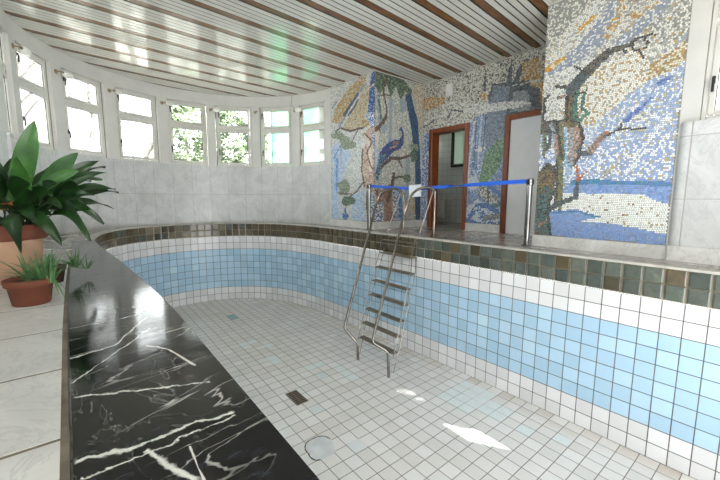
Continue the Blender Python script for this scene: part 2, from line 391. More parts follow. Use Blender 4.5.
mb.build('wall_far', [M['dado'], M['plaster']], kind='structure')
mb = MB()
lf = [circ(190)]+[p for p in [flare(t/10) for t in range(3, 11)]]+[(-1.25, BACK)]
lf[0] = circ(188.7)
strip_wall(mb, lf, -.05, WT, .22, 0, .39, .67); strip_wall(mb, lf, WH, CZ+.05, .22, 1)
LW = [2.6, 1.5, .4, -.7, -1.8]      # window centres on the straight left wall
strip_wall(mb, lf[:-1]+[(-1.25, LW[0]+.4)], WT, WH, .22, 1)
for a, b in zip(LW, LW[1:]): strip_wall(mb, [(-1.25, a-.4), (-1.25, b+.4)], WT, WH, .22, 1)
strip_wall(mb, [(-1.25, LW[-1]-.4), (-1.25, BACK)], WT, WH, .22, 1)
mb.build('wall_left', [M['dado'], M['plaster']], kind='structure')
# right-hand wall: marble cladding stands proud and ends in a rounded corner
mb = MB()
X0 = 4.60
cor = [(X0+.07-.07*math.cos(R(a)), .715+.07*math.sin(R(a))) for a in range(0, 91, 15)]
strip_wall(mb, [(X0, BACK)]+cor+[(4.70, .785)], .14, WT, .05, 0, .62, .60, .05)
strip_wall(mb, [(4.66, BACK), (4.66, .785)], WT-.01, CZ+.05, .3, 1) if False else None
RW = [(.655, -.135), (-.37, -1.16)]
mb.box((4.66, BACK, -.05), (4.9, .785, WT), 1); mb.box((4.66, BACK, WH), (4.9, .785, CZ+.05), 1)
mb.box((4.66, RW[0][0], WT), (4.9, .785, WH), 1); mb.box((4.66, RW[1][0], WT), (4.9, RW[0][1], WH), 1); mb.box((4.66, BACK, WT), (4.9, RW[1][1], WH), 1)
mb.build('wall_right', [M['dado'], M['plaster']], kind='structure')
mb = MB(); mb.box((4.66, .785, -.05), (5.99, 2.135, CZ+.05)); mb.build('wall_pillar', M['plaster'], kind='structure')
# wall with the two doors, and the block behind the corner mosaics
D1 = (3.97, 4.91); D2 = (2.31, 3.25); DH = 2.0
mb = MB()
for a, b in ((2.135, D2[0]), (D2[1], D1[0]), (D1[1], 5.13)): mb.box((5.8, a, -.05), (5.99, b, CZ+.05))
for a, b in (D1, D2): mb.box((5.8, a, DH), (5.99, b, CZ+.05))
mb.build('wall_doors', M['plaster'], kind='structure')
mb = MB(); mb.prism([(4.46, 5.13), (5.99, 5.13), (5.99, 7.05), (4.42, 7.05), (4.385, 6.70), (4.385, 6.45)], -.05, CZ+.05); mb.build('wall_corner', M['plaster'], kind='structure')
mb = MB()
mb.box((-1.47, BACK-.2, -.05), (4.9, BACK, .7)); mb.box((-1.47, BACK-.2, 2.5), (4.9, BACK, CZ+.05)); mb.box((-1.47, BACK-.2, .7), (-1.1, BACK, 2.5)); mb.box((2.4, BACK-.2, .7), (4.9, BACK, 2.5))
mb.build('wall_back', M['plaster'], kind='structure')  # unseen wall, opening shaped to cut down the light from behind
# floor of the walkway, with the pool cut out
hole = [(x, y, 0) for x, y in offset(pool, .012)]
outer = [(6.0, BACK-.1, 0), (6.0, 7.2, 0)]+[(*circ(a, CR+.15), 0) for a in range(20, 190, 6)]+[(-1.4, 4.6, 0), (-1.4, BACK-.1, 0)]
def ring_mesh(name, outer, hole, z, mat, kind='structure', thick=0):
    P = [Vector(p) for p in outer]+[Vector(p) for p in hole]
    tr = tessellate_polygon([[Vector(p) for p in outer], [Vector(p) for p in hole]])
    mb = MB(); F = []
    for a, b, c in tr:
        F.append((a, b, c) if (P[b]-P[a]).cross(P[c]-P[a]).z > 0 else (a, c, b))
    mb.add([(p.x, p.y, z) for p in P], F)
    return mb.build(name, mat, kind=kind)
ring_mesh('floor', outer, hole, -.012, M['walk'])

# ceiling: lacquered slats in fours between brown strips
def build_ceiling():
    skew = .075; mb = MB(); per = .478; y0 = -3.4
    bw = .092; sw = (per-bw-.019*5)/4
    def span(yc):
        """x range of the room at the slat's height on the plan (straight test against ROOM)"""
        xs = []
        n = len(ROOM)
        for i in range(n):
            a, b = ROOM[i], ROOM[(i+1) % n]
            fa = a[1]-yc-skew*(a[0]-4); fb = b[1]-yc-skew*(b[0]-4)
            if (fa > 0) != (fb > 0): t = fa/(fa-fb); xs.append(a[0]+(b[0]-a[0])*t)
        return (min(xs), max(xs)) if len(xs) > 1 else None
    def slat(ya, yb, z, mi):
        sa, sb = span(ya), span(yb)
        if not sa and not sb: return
        sa = sa or sb; sb = sb or sa
        e = .03; (a0, a1), (b0, b1) = (sa[0]-e, sa[1]+e), (sb[0]-e, sb[1]+e)
        q = lambda x, y, zz: (x, y+skew*(x-4), zz)
        V = [q(a0, ya, z), q(a1, ya, z), q(b1, yb, z), q(b0, yb, z), q(a0, ya, z+.004), q(a1, ya, z+.004), q(b1, yb, z+.004), q(b0, yb, z+.004)]
        mb.add(V, [(3, 2, 1, 0), (4, 5, 6, 7), (0, 1, 5, 4), (1, 2, 6, 5), (2, 3, 7, 6), (3, 0, 4, 7)], mi)
    k = 0; y = 2.59-per*13
    while y < 8.9:
        slat(y, y+bw, CZ+.006, 1)
        for i in range(4):
            a = y+bw+.019+i*(sw+.019); slat(a, a+sw, CZ, 0)
        y += per
    mb.prism([(-1.46, BACK-.1), (4.93, BACK-.1), (4.93, .70), (6.05, .70), (6.05, 7.05), (4.5, 7.05)]+[circ(a, CR+.21) for a in range(20, 190, 5)]+[(-1.0, 5.25), (-1.46, 4.5)], CZ+.045, CZ+.2, 2)
    mb.build('ceiling', [M['slat'], M['beam'], M['void']], kind='structure')
build_ceiling()

# ------------------------------------------------------------------ windows
def window(i, cx, cy, nx, ny, w=.79, z0=WT, z1=WH, hinge=1, split=2.2):
    """window in a wall whose outward normal is (nx, ny); local u runs to the right seen from inside"""
    u = Vector((ny, -nx, 0)); nrm = Vector((nx, ny, 0)); c = Vector((cx, cy, 0))
    mt = Matrix((u, nrm, Vector((0, 0, 1)))).transposed().to_4x4(); mt.translation = c
    root = struct_empty('window_%d' % i, (cx, cy, z0))
    def bx(mb, a, b, mi=0, ch=.006): mb.box(a, b, mi, mt, ch)
    h = w/2
    f = MB(); t = .04
    bx(f, (-h, -.01, z0), (-h+t, .09, z1)); bx(f, (h-t, -.01, z0), (h, .09, z1)); bx(f, (-h+t, -.01, z1-t), (h-t, .09, z1)); bx(f, (-h+t, -.01, z0), (h-t, .09, z0+t)); bx(f, (-h+t, -.008, split-.03), (h-t, .09, split+.03))
    f.build('window_frame', M['frame'], root)
    sl = MB(); q = .006
    for p0, p1 in (((-h-q, -.013, z0-q), (-h, .02, z1+q)), ((h, -.013, z0-q), (h+q, .02, z1+q)), ((-h, -.013, z1), (h, .02, z1+q)), ((-h, -.013, z0-q), (h, .02, z0))): sl.box(p0, p1, 0, mt)
    sl.build('seal', M['seal'], root)  # dark strip outlining the frame along its seam
    for nm, a, b in (('casement_sash', z0+t, split-.03), ('transom_sash', split+.03, z1-t)):
        s = MB(); e = .045; l = -h+t+.004; r = h-t-.004; a2, b2 = a+.004, b-.004
        bx(s, (l, -.022, a2), (l+e, .03, b2)); bx(s, (r-e, -.022, a2), (r, .03, b2)); bx(s, (l+e, -.022, b2-e), (r-e, .03, b2)); bx(s, (l+e, -.022, a2), (r-e, .03, a2+e))
        so_ = s.build(nm, M['frame'], root)
        g = MB(); g.box((l+e-.005, .004, a2+e-.005), (r-e+.005, .008, b2-e+.005), 0, mt); g.build('pane', M['glass'], so_)
        gk = MB(); q = .007
        for p0, p1 in (((l+e, -.004, a2+e), (l+e+q, .004, b2-e)), ((r-e-q, -.004, a2+e), (r-e, .004, b2-e)), ((l+e, -.004, b2-e-q), (r-e, .004, b2-e)), ((l+e, -.004, a2+e), (r-e, .004, a2+e+q))): gk.box(p0, p1, 0, mt)
        gk.build('gasket', M['rubber'], so_)
        zc = a+.32 if nm == 'casement_sash' else b-.12
        hd = MB(); xx = l+.02 if hinge > 0 else r-.02
        hd.box((xx-.012, -.034, zc-.035), (xx+.012, -.02, zc+.035), 0, mt, .004)
        hd.box((xx-.010, -.055, zc-.012), (xx+.010, -.034, zc+.012), 0, mt, .003); hd.box((xx-.009, -.06, zc-.11), (xx+.011, -.045, zc+.012), 0, mt, .004)
        hd.build('handle', M['black_metal'], so_)
    return root
k = 1
for t in TH:
    x, y = circ(t, CR+.035); window(k, x, y, math.cos(R(t)), math.sin(R(t))); k += 1
for y in LW: window(k, -1.285, y, -1, 0, .8); k += 1
for a, b in RW: window(k, 4.69, (a+b)/2, 1, 0, a-b); k += 1
def window_portal(cx, cy, nx, ny, w, h, zc):
    l = bpy.data.lights.new('daylight portal', 'AREA'); l.shape = 'RECTANGLE'; l.size = w; l.size_y = h; l.cycles.is_portal = True
    o = bpy.data.objects.new('daylight_portal', l); COL.objects.link(o); o.location = (cx+nx*.13, cy+ny*.13, zc)
    o.rotation_euler = Vector((-nx, -ny, 0)).to_track_quat('-Z', 'Y').to_euler()
for t in TH: window_portal(*circ(t, CR+.035), math.cos(R(t)), math.sin(R(t)), .8, 1.4, 2.02)
for y in LW: window_portal(-1.285, y, -1, 0, .8, 1.4, 2.02)
for a, b in RW: window_portal(4.69, (a+b)/2, 1, 0, a-b, 1.4, 2.02)
window_portal(.65, BACK-.05, 0, -1, 3.5, 1.8, 1.6)

# marble plinths under the mosaics
mb = MB(); mb.box((4.615, .78, -.03), (4.67, 2.14, .125), 0, None, .004); mb.build('baseboard_pillar', M['plinth'], kind='structure')
mb = MB(); mb.box((4.585, BACK, -.03), (4.67, .778, .138), 0, None, .004); mb.build('baseboard_right', M['plinth'], kind='structure')
mb = MB(); mb.box((5.78, D2[1], -.03), (5.81, D1[0], .13), 0, None, .003); mb.box((5.78, D1[1], -.03), (5.81, 5.10, .13), 0, None, .003); mb.box((5.78, 2.13, -.03), (5.81, D2[0], .13), 0, None, .003); mb.build('baseboard_doors', M['plinth'], kind='structure')
mb = MB(); mb.box((4.44, 5.095, -.03), (5.80, 5.13, .13), 0, None, .003)
mb.prism([(4.425, 5.095), (4.47, 5.13), (4.40, 6.50), (4.35, 6.50)], -.03, .13); mb.build('baseboard_corner', M['plinth'], kind='structure')
# doors
def door(i, y0, y1, leaf):
    root = struct_empty('door_%d' % i, (5.8, (y0+y1)/2, 0)); j = .085
    f = MB(); f.box((5.765, y0-.005, -.02), (5.995, y0+j, DH+.005), 0, None, .008); f.box((5.765, y1-j, -.02), (5.995, y1+.005, DH+.005), 0, None, .008); f.box((5.765, y0+j, DH-j), (5.995, y1-j, DH+.005), 0, None, .008)
    f.build('door_frame', M['door'], root)
    if leaf:
        l = MB(); l.box((5.80, y0+j+.003, -.012), (5.84, y1-j-.003, DH-j-.003), 0, None, .004); lo = l.build('door_leaf', M['leafwhite'], root)
        h = MB(); h.box((5.79, y0+j+.05, .95), (5.801, y0+j+.09, 1.12), 0, None, .003); h.tube([(5.79, y0+j+.07, 1.06), (5.755, y0+j+.07, 1.06), (5.75, y0+j+.18, 1.06)], .009, 8); h.build('door_handle', M['chrome'], lo)
door(1, *D1, False); door(2, *D2, True)
# tiled room behind the open doorway
mb = MB()
mb.box((7.4, 3.2, -.05), (7.55, 5.03, 2.7)); mb.box((6.0, 3.2, -.05), (7.4, 3.3, 2.7)); mb.box((7.4, 5.55, -.05), (7.55, 7.0, 2.7)); mb.box((7.4, 5.03, -.05), (7.55, 5.55, 1.38)); mb.box((7.4, 5.03, 2.42), (7.55, 5.55, 2.7))
mb.box((6.0, 6.9, -.05), (7.4, 7.0, 2.0)); mb.box((6.0, 6.9, 2.3), (7.4, 7.0, 2.7)); mb.box((5.99, 5.12, -.05), (6.03, 6.9, 2.7));  # end wall keeps an unseen slot, added to let daylight into the room
mb.build('wall_washroom', M['roomtile'], kind='structure')
mb = MB(); mb.box((5.99, 3.2, -.2), (7.5, 7.0, -.012)); mb.build('floor', M['walk'], kind='structure')
mb = MB(); mb.box((5.99, 3.2, 2.65), (7.55, 7.0, 2.75)); mb.build('ceiling', M['plaster'], kind='structure')
root = struct_empty('window_%d' % k, (7.4, 5.29, 1.4))
f = MB()
for a, b in (((7.37, 5.02, 1.37), (7.45, 5.09, 2.43)), ((7.37, 5.49, 1.37), (7.45, 5.56, 2.43)), ((7.37, 5.09, 1.37), (7.45, 5.49, 1.44)), ((7.37, 5.09, 2.36), (7.45, 5.49, 2.43))): f.box(a, b, 0, None, .006)
f.build('window_frame', M['darkwood'], root); f = MB(); f.box((7.41, 5.085, 1.435), (7.416, 5.495, 2.365)); f.build('pane', M['frost'], root)
PAL = {
  'arcb': '4f74b4:60 6f90c8:40',
  'arcw': 'd8dee4:80 b4c0d4:20',
  'band': '83a2d6:70 6e90cc:20 98b0dc:10',
  'bark': '55544c:40 75685a:30 34383a:24 6f7f7a:6',
  'barkpink': 'b08a7c:40 8a6e62:28 cdb0a4:16 54605c:16',
  'beige': 'c2b29a:46 d8d2c2:38 a98c64:16',
  'bgB': 'e2e2dc:46 c4c8c6:30 bccbd8:16 b0aa98:8',
  'bgC': 'cacabf:44 a8ada6:24 929d92:14 e0ded2:18',
  'bluD': '7c93bc:50 94a8cc:24 c4cfdc:18 56709c:8',
  'bluep': '4a78b8:50 31589c:30 b8cce0:20',
  'bluesky': '98aed2:48 e8ecf0:30 b5c4de:14 c9bd8a:8',
  'bluesnow': '94acd6:44 eef0f2:42 a9bce0:8 b7a878:6',
  'bluewhite': '5f8cc8:42 dfe6ec:46 3a66a8:12',
  'brown': '6a5244:60 4a3c34:40',
  'castle': '4c545e:48 667078:32 363e46:20',
  'checker': '7f9ed0:44 e0e6ea:44 4e6ca8:12',
  'cream': 'e2d8c8:80 cdb8a4:20',
  'dark': '2e2e2c:70 48443e:30',
  'deepblue': '2b4f8c:52 3a66a8:26 9ab4d8:14 1d3560:8',
  'dkblue': '4668ae:50 7090cc:38 2f4a80:12',
  'drip': '7c8a74:40 a9bcc4:30 b09c92:30',
  'dripblue': 'a6c4de:50 6a9cc4:30 dfe8ee:20',
  'fol': '4c6450:40 35503f:28 7a8a70:22 9aa890:10',
  'folB': '8a967e:44 6e7f6a:30 b2b8a4:26',
  'folG': '55705c:46 3f5a4c:30 87987e:24',
  'gold': 'd9a53a:55 c98a2a:25 e8dfc4:20',
  'greenD': '5f8a62:42 7ca07a:26 3f6448:20 a2b8a0:12',
  'grey': '9a9b94:45 e2e2da:40 82868a:15',
  'greyD': '8e959a:50 a6acae:34 767c80:16',
  'greyblue': '98a2b2:50 e2e4e2:32 7f93b8:18',
  'lstreak': 'eceff0:85 b6c6e0:15',
  'midblue': '5c8ed0:55 86aee0:30 d0dcea:15',
  'navy': '27446e:50 33608c:26 2f6e86:14 162a48:10',
  'navygrey': '41506c:70 5a6a86:30',
  'ochD': 'c69a5c:40 d8d0be:36 a87c44:24',
  'ochreB': 'b99a62:44 d4cfc0:30 a88650:20 c9b488:6',
  'ochreB2': 'cfc9b8:50 bfa878:34 a39068:16',
  'ochremix': 'dcdcd0:48 cf9c48:22 b98038:8 9fa39a:16',
  'ochrewhite': 'ecebe2:66 c8a468:13 b59668:7 a9a9a0:10',
  'olive': '6f7a52:48 56664a:28 8e8a66:24',
  'orange': 'c69a56:28 ab8050:12 e0dcc8:44 8f8a58:16',
  'paleblue': 'b4cbe6:50 d8e0e6:34 8fb0dc:16',
  'pattern': 'dfe2e0:44 6a90c4:30 39404a:26',
  'peacock': '2c3f80:42 3d5ca0:24 55407c:14 2a6a8c:12 1c2444:8',
  'peb': 'd8d6cc:62 94948c:25 54544f:13',
  'peb2': 'dedcd2:66 a8a69c:24 6c6a66:10',
  'pillarb': '9a7668:46 7c5a4c:30 b89c88:24',
  'pond': '7f9fd4:75 90acda:20 6f8abc:5',
  'ray': '7c8a9c:46 94a2b4:30 64707e:24',
  'red': 'b8643c:100',
  'sky': 'e4e4dc:42 b9b4a4:20 c9a05c:5 a3aab4:18 8d8f86:15',
  'slate': '56646c:60 3e484e:40',
  'snow': 'eef0ea:94 b0a078:4 8c6a50:2',
  'steel': '8c9cae:60 aab4bc:40',
  'steelC': '93a3b2:60 a9b2b4:40',
  'swirl': 'e8e8e2:82 a8aaa8:18',
  'tail': '3a6a9a:40 2c4a80:30 6a9aa8:20 a8b870:10',
  'teal': '2f7fa8:40 3c8fb0:25 4e7cc8:35',
  'tealD': '5a8088:60 7a9ca0:40',
  'tealgreen': '3f7a66:48 5c9478:26 2e5650:26',
  'trunkB': 'c9aa98:44 d8c8b8:26 a88472:20 8a6a58:10',
  'trunkbrown': '7a5a42:32 8f7a52:26 566a4a:20 3c3630:22',
  'trunkteal': '2f6a74:30 4a7f7c:22 6b5a4a:20 283c44:18 8a6a50:10',
  'white': 'e6e6e0:64 b8bab4:20 9aa1a8:12 c8b070:4',
}
ART = {
  'A': [
   ('white',0,0,[2.88,5.25,0.73,3.74,0.39,-0.06,2.57,-0.42]),
   ('grey',0,0,[2.45,4.51,0.84,3.49,0.74,2.43,1.65,2.8,1.84,2.67,1.97,2.53,2.31,2.36]),
   ('white',0,0,[2.31,2.33,1.97,2.53,1.84,2.67,1.65,2.8,1.47,2.73,1.59,2.55,1.79,2.34,1.99,2.24,2.17,2.13,2.3,2.11]),
   ('greyblue',0,0,[1.79,2.34,1.59,2.55,1.47,2.73,1.31,2.66,1.4,2.45,1.5,2.31,1.63,2.25,1.83,2.15,2.11,2.11,1.99,2.24]),
   ('sky',0,0,[1.31,2.66,0.74,2.43,0.71,2.07,1.17,2.13,1.38,2.24]),
   ('ochremix',0.105,0.07,[1.47,2.38,1.39,2.56,1.35,2.72]),
   ('ochremix',0.12,0.08,[1.23,2.5,1.1,2.53,0.99,2.61]),
   ('greyblue',0.12,0.08,[1.33,2.26,1.11,2.45,0.9,2.59]),
   ('grey',0.1,0.1,[1.02,2.27,0.79,2.38]),
   ('gold',0.08,0.053,[2.09,2.19,1.99,2.24,1.92,2.27]),
   ('gold',0.053,0.047,[1.75,2.55,1.68,2.6,1.62,2.62]),
   ('ochrewhite',0,0,[1.79,1.94,1.52,2.07,1.23,2.15,1.1,2.09,1.07,1.81,1.22,1.72,1.42,1.53,1.61,1.43,1.9,1.64]),
   ('orange',0,0,[1.1,1.85,1.07,1.96,0.98,2.02,0.78,2.12,0.77,1.95,0.92,1.86,1.04,1.78]),
   ('bluesky',0,0,[2.26,1.46,1.89,1.37,1.61,1.43,1.42,1.53,1.22,1.72,1.07,1.81,0.92,1.86,0.77,1.95,0.69,1.07,1.09,1.21,1.54,1.04,2.23,1.1]),
   ('bluesnow',0,0,[2.24,1.23,1.55,1.16,1.09,1.23,0.7,1.16,0.66,0.73,2.21,0.76]),
   ('dkblue',0.06,0.03,[1.23,1.44,1.12,1.54,1.04,1.63]),
   ('dkblue',0.06,0.04,[0.97,1.76,0.91,1.8]),
   ('lstreak',0.02,0.06,[1.13,1.03,1.01,1.24,0.9,1.4]),
   ('lstreak',0.05,0.02,[1.15,0.91,1.06,1.09]),
   ('lstreak',0.04,0.03,[1.05,1.49,0.91,1.37]),
   ('sky',0.05,0.03,[1.16,1.45,1.06,1.45,1.02,1.48]),
   ('sky',0.058,0.035,[1.4,0.85,1.3,0.98,1.24,1.04]),
   ('snow',0,0,[2.22,0.81,1.84,0.71,1.42,0.7,1.05,0.69,0.91,0.63,0.65,0.51,0.62,0.2,0.82,0.2,1.39,0.31,1.91,0.38]),
   ('band',0,0,[1.78,0.78,1.63,0.82,0.67,0.78,0.65,0.53,0.91,0.57,1.02,0.65,1.41,0.66,1.84,0.66]),
   ('teal',0.058,0.058,[1.71,0.8,1.36,0.79]),
   ('teal',0.047,0.047,[1.36,0.78,0.67,0.74]),
   ('pond',0,0,[2.0,0.4,1.87,0.45,1.65,0.47,1.52,0.43,1.39,0.39,1.49,0.36,1.66,0.34,1.39,0.32,1.11,0.3,0.62,0.2,0.6,-0.01,2.29,-0.26,2.31,0.15]),
   ('teal',0.027,0.027,[1.96,0.42,1.65,0.45,1.41,0.39]),
   ('trunkteal',0,0,[2.18,-0.24,2.23,0.63,2.16,0.74,1.97,0.88,1.91,0.76,1.96,0.58,1.98,0.43,1.92,0.26,1.92,-0.21]),
   ('trunkbrown',0,0,[2.23,0.58,2.19,0.87,2.04,1.01,1.97,1.03,1.9,0.9,1.92,0.73,2.02,0.76,2.13,0.63]),
   ('bark',0.046,0.061,[2.03,1.03,1.94,0.95,1.88,0.8,1.88,0.56]),
   ('dark',0.03,0.03,[2.17,0.86,2.03,1.02]),
   ('barkpink',0.046,0.023,[2.09,0.24,1.95,0.36]),
   ('dark',0.035,0.017,[1.99,0.58,1.94,0.58]),
   ('barkpink',0,0,[1.94,1.53,1.83,1.55,1.7,1.49,1.64,1.33,1.65,1.1,1.71,1.02,1.74,0.94,1.82,1.07,1.87,1.19,1.91,1.36]),
   ('barkpink',0,0,[1.99,1.52,1.9,1.54,1.82,1.07,1.88,0.95,1.94,1.2]),
   ('bark',0,0,[2.19,1.58,1.94,1.56,1.89,1.39,2.0,1.37,2.17,1.44]),
   ('olive',0.061,0.061,[1.92,1.53,1.88,1.31,1.85,1.07]),
   ('dripblue',0.047,0.035,[1.84,1.49,1.81,1.18,1.78,0.87]),
   ('drip',0.047,0.023,[1.78,1.48,1.74,1.06,1.74,0.94]),
   ('dark',0.038,0.03,[1.7,1.49,1.64,1.33,1.67,1.1,1.71,1.0]),
   ('olive',0.076,0.045,[1.88,1.09,1.85,0.83,1.84,0.48]),
   ('dark',0.024,0.018,[1.91,1.07,1.88,0.58]),
   ('dripblue',0.035,0.023,[1.77,1.0,1.78,0.7]),
   ('bark',0,0,[2.16,1.57,1.94,1.54,1.9,1.41,2.0,1.4,2.15,1.46]),
   ('steel',0.04,0.04,[2.01,1.52,1.97,1.4]),
   ('olive',0.046,0.03,[2.08,1.43,2.08,1.21,2.07,1.11]),
   ('slate',0.043,0.035,[2.01,1.41,2.02,1.23,2.04,1.21]),
   ('slate',0.03,0.023,[2.04,1.21,2.07,1.36]),
   ('dark',0.036,0.027,[2.12,1.57,2.1,1.73,2.12,1.83,2.05,1.87]),
   ('dark',0.028,0.021,[2.09,1.81,2.14,1.82]),
   ('trunkbrown',0.152,0.137,[1.78,1.51,1.8,1.72,1.8,1.9]),
   ('tealgreen',0.058,0.047,[1.74,1.52,1.76,1.71,1.74,1.84]),
   ('dark',0.03,0.03,[1.83,1.54,1.85,1.86]),
   ('dark',0.039,0.024,[1.97,1.96,1.89,1.93,1.83,1.88]),
   ('barkpink',0.033,0.021,[1.95,1.82,1.84,1.83]),
   ('dark',0.03,0.018,[1.88,1.94,1.95,1.94]),
   ('slate',0.136,0.121,[1.8,1.88,1.71,1.99,1.62,2.07]),
   ('bark',0.121,0.091,[1.63,2.06,1.54,2.14,1.47,2.19]),
   ('bark',0.072,0.046,[1.47,2.19,1.36,2.21,1.26,2.21]),
   ('dark',0.031,0.016,[1.26,2.21,1.23,2.25,1.14,2.26,1.06,2.25]),
   ('dark',0.023,0.016,[1.25,2.21,1.22,2.15,1.17,2.13,1.12,2.14]),
   ('dark',0.02,0.013,[1.17,2.13,1.14,2.04]),
   ('dark',0.02,0.013,[1.15,2.26,1.12,2.19,1.09,2.19]),
   ('dark',0.018,0.013,[1.32,2.2,1.29,2.14]),
   ('dark',0.03,0.018,[1.66,2.04,1.75,2.11,1.79,2.15]),
   ('tealgreen',0.036,0.034,[1.66,1.81,1.68,1.66,1.61,1.58]),
   ('tealgreen',0.042,0.047,[1.61,1.58,1.71,1.49]),
   ('dark',0.023,0.018,[1.76,1.83,1.66,1.82,1.64,1.84]),
   ('slate',0.076,0.068,[1.66,1.13,1.55,1.12]),
   ('barkpink',0.076,0.061,[1.55,1.15,1.48,1.26,1.41,1.33]),
   ('red',0.035,0.02,[1.42,1.33,1.38,1.31]),
   ('dark',0.03,0.018,[1.38,1.31,1.29,1.36,1.17,1.34,1.05,1.34]),
   ('dark',0.021,0.015,[1.29,1.36,1.27,1.41]),
   ('slate',0.061,0.055,[1.99,0.45,1.83,0.55,1.67,0.62]),
   ('slate',0.059,0.045,[1.67,0.62,1.66,0.82]),
   ('red',0.027,0.016,[1.66,0.82,1.58,0.91]),
   ('red',0.027,0.016,[1.66,0.82,1.68,1.0]),
   ('dark',0.03,0.026,[1.94,1.0,1.88,0.78,1.96,0.58,1.98,0.42,1.9,0.0]),
   ('dark',0.023,0.023,[2.18,0.86,2.04,1.01]),
   ('dark',0.021,0.021,[1.94,1.53,1.91,1.36,1.85,1.07]),
   ('dark',0.021,0.019,[1.94,1.54,1.83,1.55,1.7,1.49]),
   ('dark',0.024,0.021,[2.16,1.58,1.94,1.54]),
   ('dark',0.019,0.019,[2.15,1.46,1.91,1.4]),
  ],
  'B': [
   ('bgB',0,0,[7.82,5.25,5.14,4.16,5.08,-0.21,8.02,-0.5]),
   ('ochreB',0,0,[6.47,2.23,6.28,2.53,5.92,2.78,5.6,2.91,5.35,2.94,5.41,2.73,5.66,2.56,5.92,2.34,6.1,2.13]),
   ('ochreB2',0,0,[6.1,2.05,5.86,2.25,5.6,2.51,5.35,2.75,5.26,2.7,5.35,2.13,5.47,2.0,5.79,1.97]),
   ('navygrey',0.08,0.06,[6.03,2.3,5.79,2.49,5.56,2.66]),
   ('steel',0.073,0.055,[5.56,2.66,5.38,2.76]),
   ('navygrey',0.052,0.04,[5.89,2.28,5.72,2.39,5.6,2.51]),
   ('steel',0.06,0.06,[6.21,2.07,6.03,2.24]),
   ('steel',0.06,0.04,[6.43,2.52,6.28,2.61]),
   ('deepblue',0,0,[5.21,3.01,5.09,2.97,5.08,2.19,5.32,2.23,5.26,2.73]),
   ('bluewhite',0,0,[5.35,2.24,5.08,2.19,5.08,1.86,5.41,2.03]),
   ('cream',0.032,0.032,[5.44,2.61,5.09,2.73]),
   ('paleblue',0,0,[6.59,1.7,5.99,1.8,5.79,1.45,6.0,1.22,6.22,0.55,6.07,0.08,6.57,0.05]),
   ('paleblue',0,0,[5.79,0.64,5.4,0.76,5.39,0.12,5.79,0.1]),
   ('midblue',0.052,0.04,[6.36,1.46,6.21,1.66,6.14,1.69]),
   ('midblue',0.088,0.08,[6.27,1.41,6.29,0.81]),
   ('steel',0.04,0.04,[6.14,1.65,6.14,1.27]),
   ('folB',0,0,[6.01,1.88,6.03,1.82,6.21,1.83,6.4,1.87,6.45,1.9,6.54,1.98,6.35,1.98,6.19,2.0,6.09,1.95]),
   ('folB',0,0,[5.64,1.65,5.68,1.61,5.84,1.59,6.03,1.6,6.17,1.69,6.13,1.74,6.05,1.8,5.85,1.76,5.65,1.7]),
   ('folB',0,0,[5.85,1.8,5.85,1.76,6.0,1.74,6.16,1.75,6.19,1.82,6.28,1.88,6.11,1.92,5.99,1.88,5.9,1.85]),
   ('brown',0.044,0.037,[5.34,1.98,5.59,1.96,5.86,1.96,6.17,2.06,6.32,2.0]),
   ('brown',0.028,0.02,[5.59,1.96,5.79,1.73]),
   ('ochreB',0,0,[5.27,2.02,5.28,1.97,5.38,1.97,5.5,2.01,5.52,2.04,5.58,2.1,5.47,2.1,5.37,2.11,5.32,2.08]),
   ('trunkB',0,0,[5.47,1.84,5.28,1.93,5.08,1.97,5.06,0.75,5.21,0.71,5.4,0.83,5.49,1.15,5.5,1.5,5.34,1.68]),
   ('cream',0.073,0.092,[5.4,1.87,5.25,1.52,5.22,1.14]),
   ('brown',0.04,0.04,[5.46,1.54,5.49,1.15,5.4,0.83]),
   ('brown',0.033,0.029,[5.16,1.69,5.34,1.49,5.22,1.21,5.07,1.09]),
   ('brown',0.029,0.029,[5.4,1.84,5.22,1.7]),
   ('bluewhite',0,0,[5.19,1.84,5.08,1.86,5.07,1.31,5.16,1.32]),
   ('brown',0.036,0.024,[5.43,0.91,5.65,0.72,5.86,0.62]),
   ('folB',0,0,[5.85,0.84,5.85,0.73,6.0,0.7,6.16,0.75,6.2,0.79,6.28,0.91,6.12,0.95,5.99,1.01,5.91,0.95]),
   ('folG',0,0,[5.67,0.54,5.7,0.48,5.85,0.45,6.01,0.42,6.14,0.5,6.11,0.56,6.03,0.64,5.86,0.64,5.68,0.59]),
   ('folB',0,0,[5.93,0.7,5.9,0.65,6.04,0.65,6.18,0.65,6.21,0.68,6.27,0.72,6.15,0.75,6.03,0.78,5.94,0.74]),
   ('brown',0.026,0.022,[6.18,0.7,5.79,0.68]),
   ('bluep',0,0,[5.88,0.22,5.92,0.17,5.98,0.11,6.05,0.15,6.1,0.18,6.11,0.25,6.05,0.28,5.98,0.28,5.93,0.28]),
   ('bluep',0.065,0.065,[6.0,0.36,6.0,0.13]),
   ('brown',0.073,0.055,[5.3,0.72,5.33,0.46,5.27,0.13]),
   ('pattern',0.092,0.092,[5.18,0.64,5.17,0.13]),
  ],
  'C': [
   ('bgC',0,0,[4.08,4.04,6.24,4.75,6.49,-0.37,4.1,-0.19]),
   ('beige',0,0,[5.47,2.83,6.32,3.16,6.39,1.67,5.79,1.62,5.61,2.38]),
   ('steelC',0.092,0.092,[4.86,2.49,4.85,1.54]),
   ('steelC',0,0,[5.11,2.53,5.27,2.6,5.28,2.33,5.11,2.3]),
   ('steelC',0.073,0.073,[4.52,2.5,4.58,2.04]),
   ('folG',0.055,0.055,[4.55,2.44,4.61,2.12]),
   ('fol',0,0,[4.42,2.98,4.88,2.97,5.21,2.93,5.44,2.78,5.42,2.64,5.24,2.71,5.13,2.52,4.99,2.77,4.86,2.53,4.75,2.76,4.57,2.55,4.42,2.7]),
